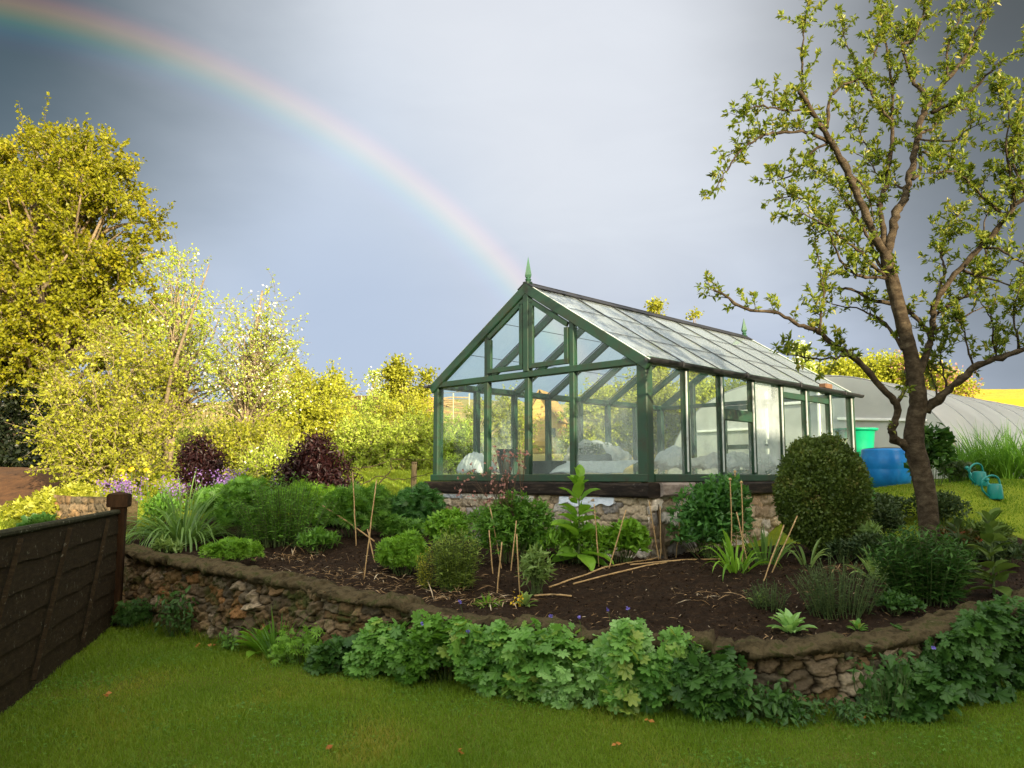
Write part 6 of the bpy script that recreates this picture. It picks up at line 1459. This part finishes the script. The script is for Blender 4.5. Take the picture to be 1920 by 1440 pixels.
b.build('trunk', M['bark'], e, smooth=True); lp = np.concatenate(lp); n = 420; k = R_.integers(0, len(lp), n)
V, F, v = leafgeo(T_OVAL, lp[k]+R_.normal(size=(n, 3))*.03, runit(n), nz(runit(n)+[0, 0, 1]), R_.uniform(.025, .05, n)); mk('crown', V, [F], M['l_plum'], e, var=v)
# stakes in the far plot
for i, (x, y0, y1) in enumerate([(529, 742, 773), (595, 728, 775), (677, 742, 809), (684, 767, 812), (712, 740, 815), (720, 786, 813), (694, 732, 775), (850, 738, 778), (879, 738, 778), (664, 770, 812), (742, 760, 800)]):
    Y = 25.2+.25*(i % 4); c = base_at(x, y1, Y); t = P(x+(i % 3-1), y0, Y); b = MB(); b.tube(resample([c-[0, 0, .2], (c+t)/2, t], 4), .022, 6)
    tag(b.build('bean_pole', simple('peeled_pole', [(.3, (.4, .3, .16)), (.7, (.6, .5, .32))], 6, .8, .2) if i == 0 else bpy.data.materials['peeled_pole'], None, c), 'thin pale pole standing in the far vegetable plot', 'pole', 'poles in the far vegetable plot')
b = MB()
for (x0, y0, x1, y1) in [(560, 738, 690, 742), (690, 742, 890, 733), (640, 752, 810, 748), (590, 741, 720, 728)]:
    b.tube(resample([P(x0, y0, 25.6), P((x0+x1)/2, (y0+y1)/2+2, 25.6), P(x1, y1, 25.6)], 10), .008, 5)
tag(b.build('wire', M['bark_pale'], None, P(700, 745, 25.6)), 'pale training wires strung between the far poles', 'wire')
for px, py, Y, s, lb in ((704, 822, 20, .26, 'white boulder at the foot of the far stakes'), (586, 818, 20, .2, 'pale stone among the golden shrubs'), (728, 818, 20.4, .14, 'small white stone beside the boulder')):
    c = base_at(px, py, Y); c[2] = P(px, py+8, Y)[2]; u = nz(R_.normal(size=(1, 3))); b = MB(); k = 14; prof = [(math.sin(math.pi*i/8)*s, -math.cos(math.pi*i/8)*s*.7) for i in range(9)]
    b.lathe(c, [(max(a, .001), z) for a, z in prof], k); V = np.concatenate(b.V); V = V+.12*s*np.stack([wob(V[:, 0]*6, V[:, 2]*6, 1.6, 3), wob(V[:, 1]*6, V[:, 2]*6, 1.6, 4), wob(V[:, 0]*6, V[:, 1]*6, 1.6, 5)], 1)
    tag(mk('boulder', V, [np.array(f) for f in b.F.values()], M['rock'], None, c, smooth=True), lb, 'stone')
# dried grasses at the back
for i, (px, Y, w_, h_, pb, lb) in enumerate([(862, 20, 95, 95, 860, 'fountain of tawny dead grass seen through the first front pane'), (800, 20.5, 70, 75, 872, 'pale straw coloured reeds beside the greenhouse corner'), (745, 20.5, 50, 70, 875, 'thin tuft of straw coloured reeds behind the light green shrubs')]):
    strappy('dead_grass', lb, px, pb, w_, h_, M['l_straw'], 420, .022, 1.5, 70+i, Y=Y, spread=.5, fl=1.3)
# dry wattle bank on the far slope
b = MB(); r = np.random.default_rng(9)
for i in range(150):
    x = r.uniform(630, 812); y = r.uniform(745, 778); p = P(x, y, 27); q = p+np.array([r.uniform(.4, 1.3), r.normal()*.15, r.normal()*.05]); b.tube([p, (p+q)/2+[0, 0, .04], q], .022, 4)
tag(b.build('brushwood', simple('dry_sticks', [(.3, (.3, .17, .07)), (.7, (.5, .33, .16))], 5, .9, .3), None, P(720, 775, 27)), 'long heap of dry orange brushwood on the far slope', 'brushwood', kind='stuff')

# soil crumbs, straw and bark bits
def litter(name, label, n, size, mat, tpl, regions, lift, wid=1.0, flat=1.0, cat='litter'):
    r = np.random.default_rng(len(name)); ps = []
    for (x0, x1, y0, y1, wgt) in regions:
        k = int(n*wgt); x = r.uniform(x0, x1, k); y = r.uniform(y0, y1, k); ok = (y > yw(x)+.3) & (gvar(x, y) < .36); ps.append(np.stack([x[ok], y[ok], T(x[ok], y[ok])+lift*r.random(ok.sum())], 1))
    p = np.concatenate(ps); m = len(p)
    V, F, v = leafgeo(tpl, p, r.normal(size=(m, 3))*[1, 1, .22*flat], r.normal(size=(m, 3))*.4*flat+[0, 0, 1], r.uniform(.3, 1.2, m)**1.5*size, None, wid)
    return tag(mk(name, V, [F], mat, None, p.mean(0), var=v), label, cat, kind='stuff')
litter('soil_crumbs', 'loose dark crumbs of soil over the bare bed', 26000, .022, M['chip'], T_OVAL, [(-4.2, 6, 5.6, 11, 1)], .012, 2.2, 2.2)
litter('straw_litter', 'scattered pale straw and dead stem bits on the bare soil', 3600, .075, M['straw'], T_NARROW, [(-2.6, 4, 5.8, 9.5, .75), (-2.6, -1.2, 7.2, 8.6, .25)], .02, .55)
r = np.random.default_rng(12); ps = []
for px, py, k, sp in ((540, 1050, 130, .22), (850, 1125, 90, .2), (945, 1130, 90, .16), (1590, 1072, 60, .12), (770, 1105, 110, .3), (640, 1080, 60, .25), (1330, 1125, 60, .2)):
    c = G(px, py); q = c[:2]+r.normal(size=(k, 2))*[sp, sp*.6]; ps.append(np.stack([q[:, 0], q[:, 1], T(q[:, 0], q[:, 1])+.015+.03*r.random(k)], 1))
p = np.concatenate(ps); p = p[p[:, 1] > yw(p[:, 0])+.12]; m = len(p); V, F, v = leafgeo(T_NARROW, p, r.normal(size=(m, 3))*[1, 1, .3], r.normal(size=(m, 3))*.3+[0, 0, 1], r.uniform(.06, .2, m), None, .38)
tag(mk('dead_stems', V, [F], M['straw'], None, p.mean(0), var=v), 'tufts of pale dead stems lying along the wall side of the bed', 'litter', kind='stuff')
# clover and moss patches in the turf
r = np.random.default_rng(31); n = 9000; cx = r.uniform(-3.6, 4.2, 60); cy = r.uniform(4.3, 7.6, 60); k = r.integers(0, 60, n); x = cx[k]+r.normal(size=n)*.16; y = cy[k]+r.normal(size=n)*.12; ok = (y < yw(x)-.05) & (x > -4.3+(9.0-y)*.255); x, y = x[ok], y[ok]; n = len(x)
V, F, v = leafgeo(T_TRI, np.stack([x, y, .008+.022*r.random(n)], 1), r.normal(size=(n, 3))*[1, 1, .15], r.normal(size=(n, 3))*.35+[0, 0, 1], r.uniform(.010, .024, n)); tag(mk('clover', V, [F], M['l_mid'], None, (0, 6, 0), var=v), 'small clover leaves scattered in the mown lawn', 'clover', kind='stuff')
r = np.random.default_rng(32); n = 1500; x = r.uniform(-4, 4.3, n); d_ = np.abs(r.normal(size=n))*.07; y = yw(x)-.04-d_; k = np.repeat(np.arange(n), 7); bs = np.stack([x[k]+r.normal(size=7*n)*.02, y[k]+r.normal(size=7*n)*.015, 0*x[k]], 1)
V, F, v = strapgeo(bs, r.normal(size=(7*n, 3))*[.35, .35, 0]+[0, 0, 1], r.uniform(.04, .13, 7*n), .0035, 1.2, 3); tag(mk('edge_grass', V, [F], M['grass'], None, (0, 6, 0), var=v), 'longer ragged grass left along the foot of the wall', 'grass', kind='stuff')
# fallen leaves on the lawn
for i, (px, py) in enumerate([(196, 1310), (926, 1310), (1738, 1360), (1217, 1361), (612, 1416), (1157, 1405), (370, 1214), (398, 1216), (44, 1290), (866, 1420), (1612, 1360)]):
    c = G(px, py); n = 3; V, F, v = leafgeo(T_LOBED if i in (2, 10) else T_OVAL, np.repeat((c+[0, 0, .03])[None], n, 0)+R_.normal(size=(n, 3))*.006, runit(n)*[1, 1, .2], runit(n)*.4+[0, -.5, .7], np.array([.045, .035, .03]), None, 1.6)
    tag(mk('fallen_leaf', V, [F], M['l_brown'], None, c, var=v), 'small curled orange dead leaf lying on the lawn', 'leaf', 'fallen leaves on the lawn')

# ------------------------------------------------------------------ lawn blades
def blades():
    r = np.random.default_rng(6); N = 330000; y = 4.2+5.2*r.random(N)**1.35; x = r.uniform(-1, 1, N)*(y*.66+.3); ok = (y < yw(x)+.06) & (x > -4.4+(9.0-y)*.255); x, y = x[ok], y[ok]; n = len(x)
    patch = .5+.5*wob(x, y, 2.2, 12); h = (.018+.024*r.random(n)**1.5)*(.6+.8*patch)*(1+.8*(yw(x)-y < .18)*r.random(n)); a = r.uniform(0, 6.28, n); w = .0028*(1+.25*(y-4))
    s = np.stack([np.cos(a), np.sin(a), 0*a], 1); ln = r.normal(size=(n, 2))*.55
    p = np.stack([x, y, 0*x], 1); tip = p+np.stack([ln[:, 0]*h, ln[:, 1]*h, h], 1); mid = p+np.stack([ln[:, 0]*h*.3, ln[:, 1]*h*.3, h*.6], 1)
    V = np.stack([p-s*w[:, None]/2, p+s*w[:, None]/2, mid+s*w[:, None]*.4, mid-s*w[:, None]*.4, tip], 1).reshape(-1, 3); i = np.arange(n)[:, None]*5
    dry = np.clip(.35*r.random(n)+.40*(.5+.6*wob(x, y, 3.5, 14))+.35*(.5+.6*wob(x, y, 1.1, 15))-.05, 0, 1)
    tag(mk('grass', V, [i+[0, 1, 2, 3], i+[3, 2, 4]], M['grass'], None, (0, 6, 0), var=np.repeat(dry, 5)), 'short mown grass blades covering the lawn', 'grass', kind='stuff')
blades()
def back_grass(far):
    r = np.random.default_rng(16); N = 150000; x = r.uniform(-9, 3, N) if not far else r.uniform(4, 11, N//2); y = 11+11*r.random(N) if not far else r.uniform(9.0, 15.5, N//2); q = np.stack([x, y], 1)-GC[:2]; a = q@GU[:2]; b_ = q@GV[:2]
    ok = (gvar(x, y) > .40) & ~((a > -.2) & (a < GW+.2) & (b_ > -.2) & (b_ < GL+.2)) & ~((x < -8.7) & (y > 14) & (y < 18.4)); x, y = x[ok], y[ok]; n = len(x)
    z = T(x, y)-.01; h = r.uniform(.035, .085, n)*(.8+.4*wob(x, y, 3, 8))*(.7 if far else 1); a = r.uniform(0, 6.28, n); w = .0035+.0006*y; s = np.stack([np.cos(a), np.sin(a), 0*a], 1); ln = r.normal(size=(n, 2))*.5
    p = np.stack([x, y, z], 1); tip = p+np.stack([ln[:, 0]*h, ln[:, 1]*h, h], 1); mid = p+np.stack([ln[:, 0]*h*.3, ln[:, 1]*h*.3, h*.6], 1)
    V = np.stack([p-s*w[:, None]/2, p+s*w[:, None]/2, mid+s*w[:, None]*.4, mid-s*w[:, None]*.4, tip], 1).reshape(-1, 3); i = np.arange(n)[:, None]*5
    tag(mk('grass', V, [i+[0, 1, 2, 3], i+[3, 2, 4]], M['grass'] if far else M['meadow'], None, (7, 12, 1.4) if far else (0, 16, 1.4), var=np.repeat(np.clip(.5*r.random(n)+.5*(.5+.5*wob(x, y, 2, 18)), 0, 1), 5)), 'mown grass by the watering cans and plum tree' if far else 'long bright grass of the sunny back lawn beside the greenhouse', 'grass', kind='stuff')
back_grass(False); back_grass(True)
print('meshes', len(bpy.data.meshes), 'verts', sum(len(m.vertices) for m in bpy.data.meshes))
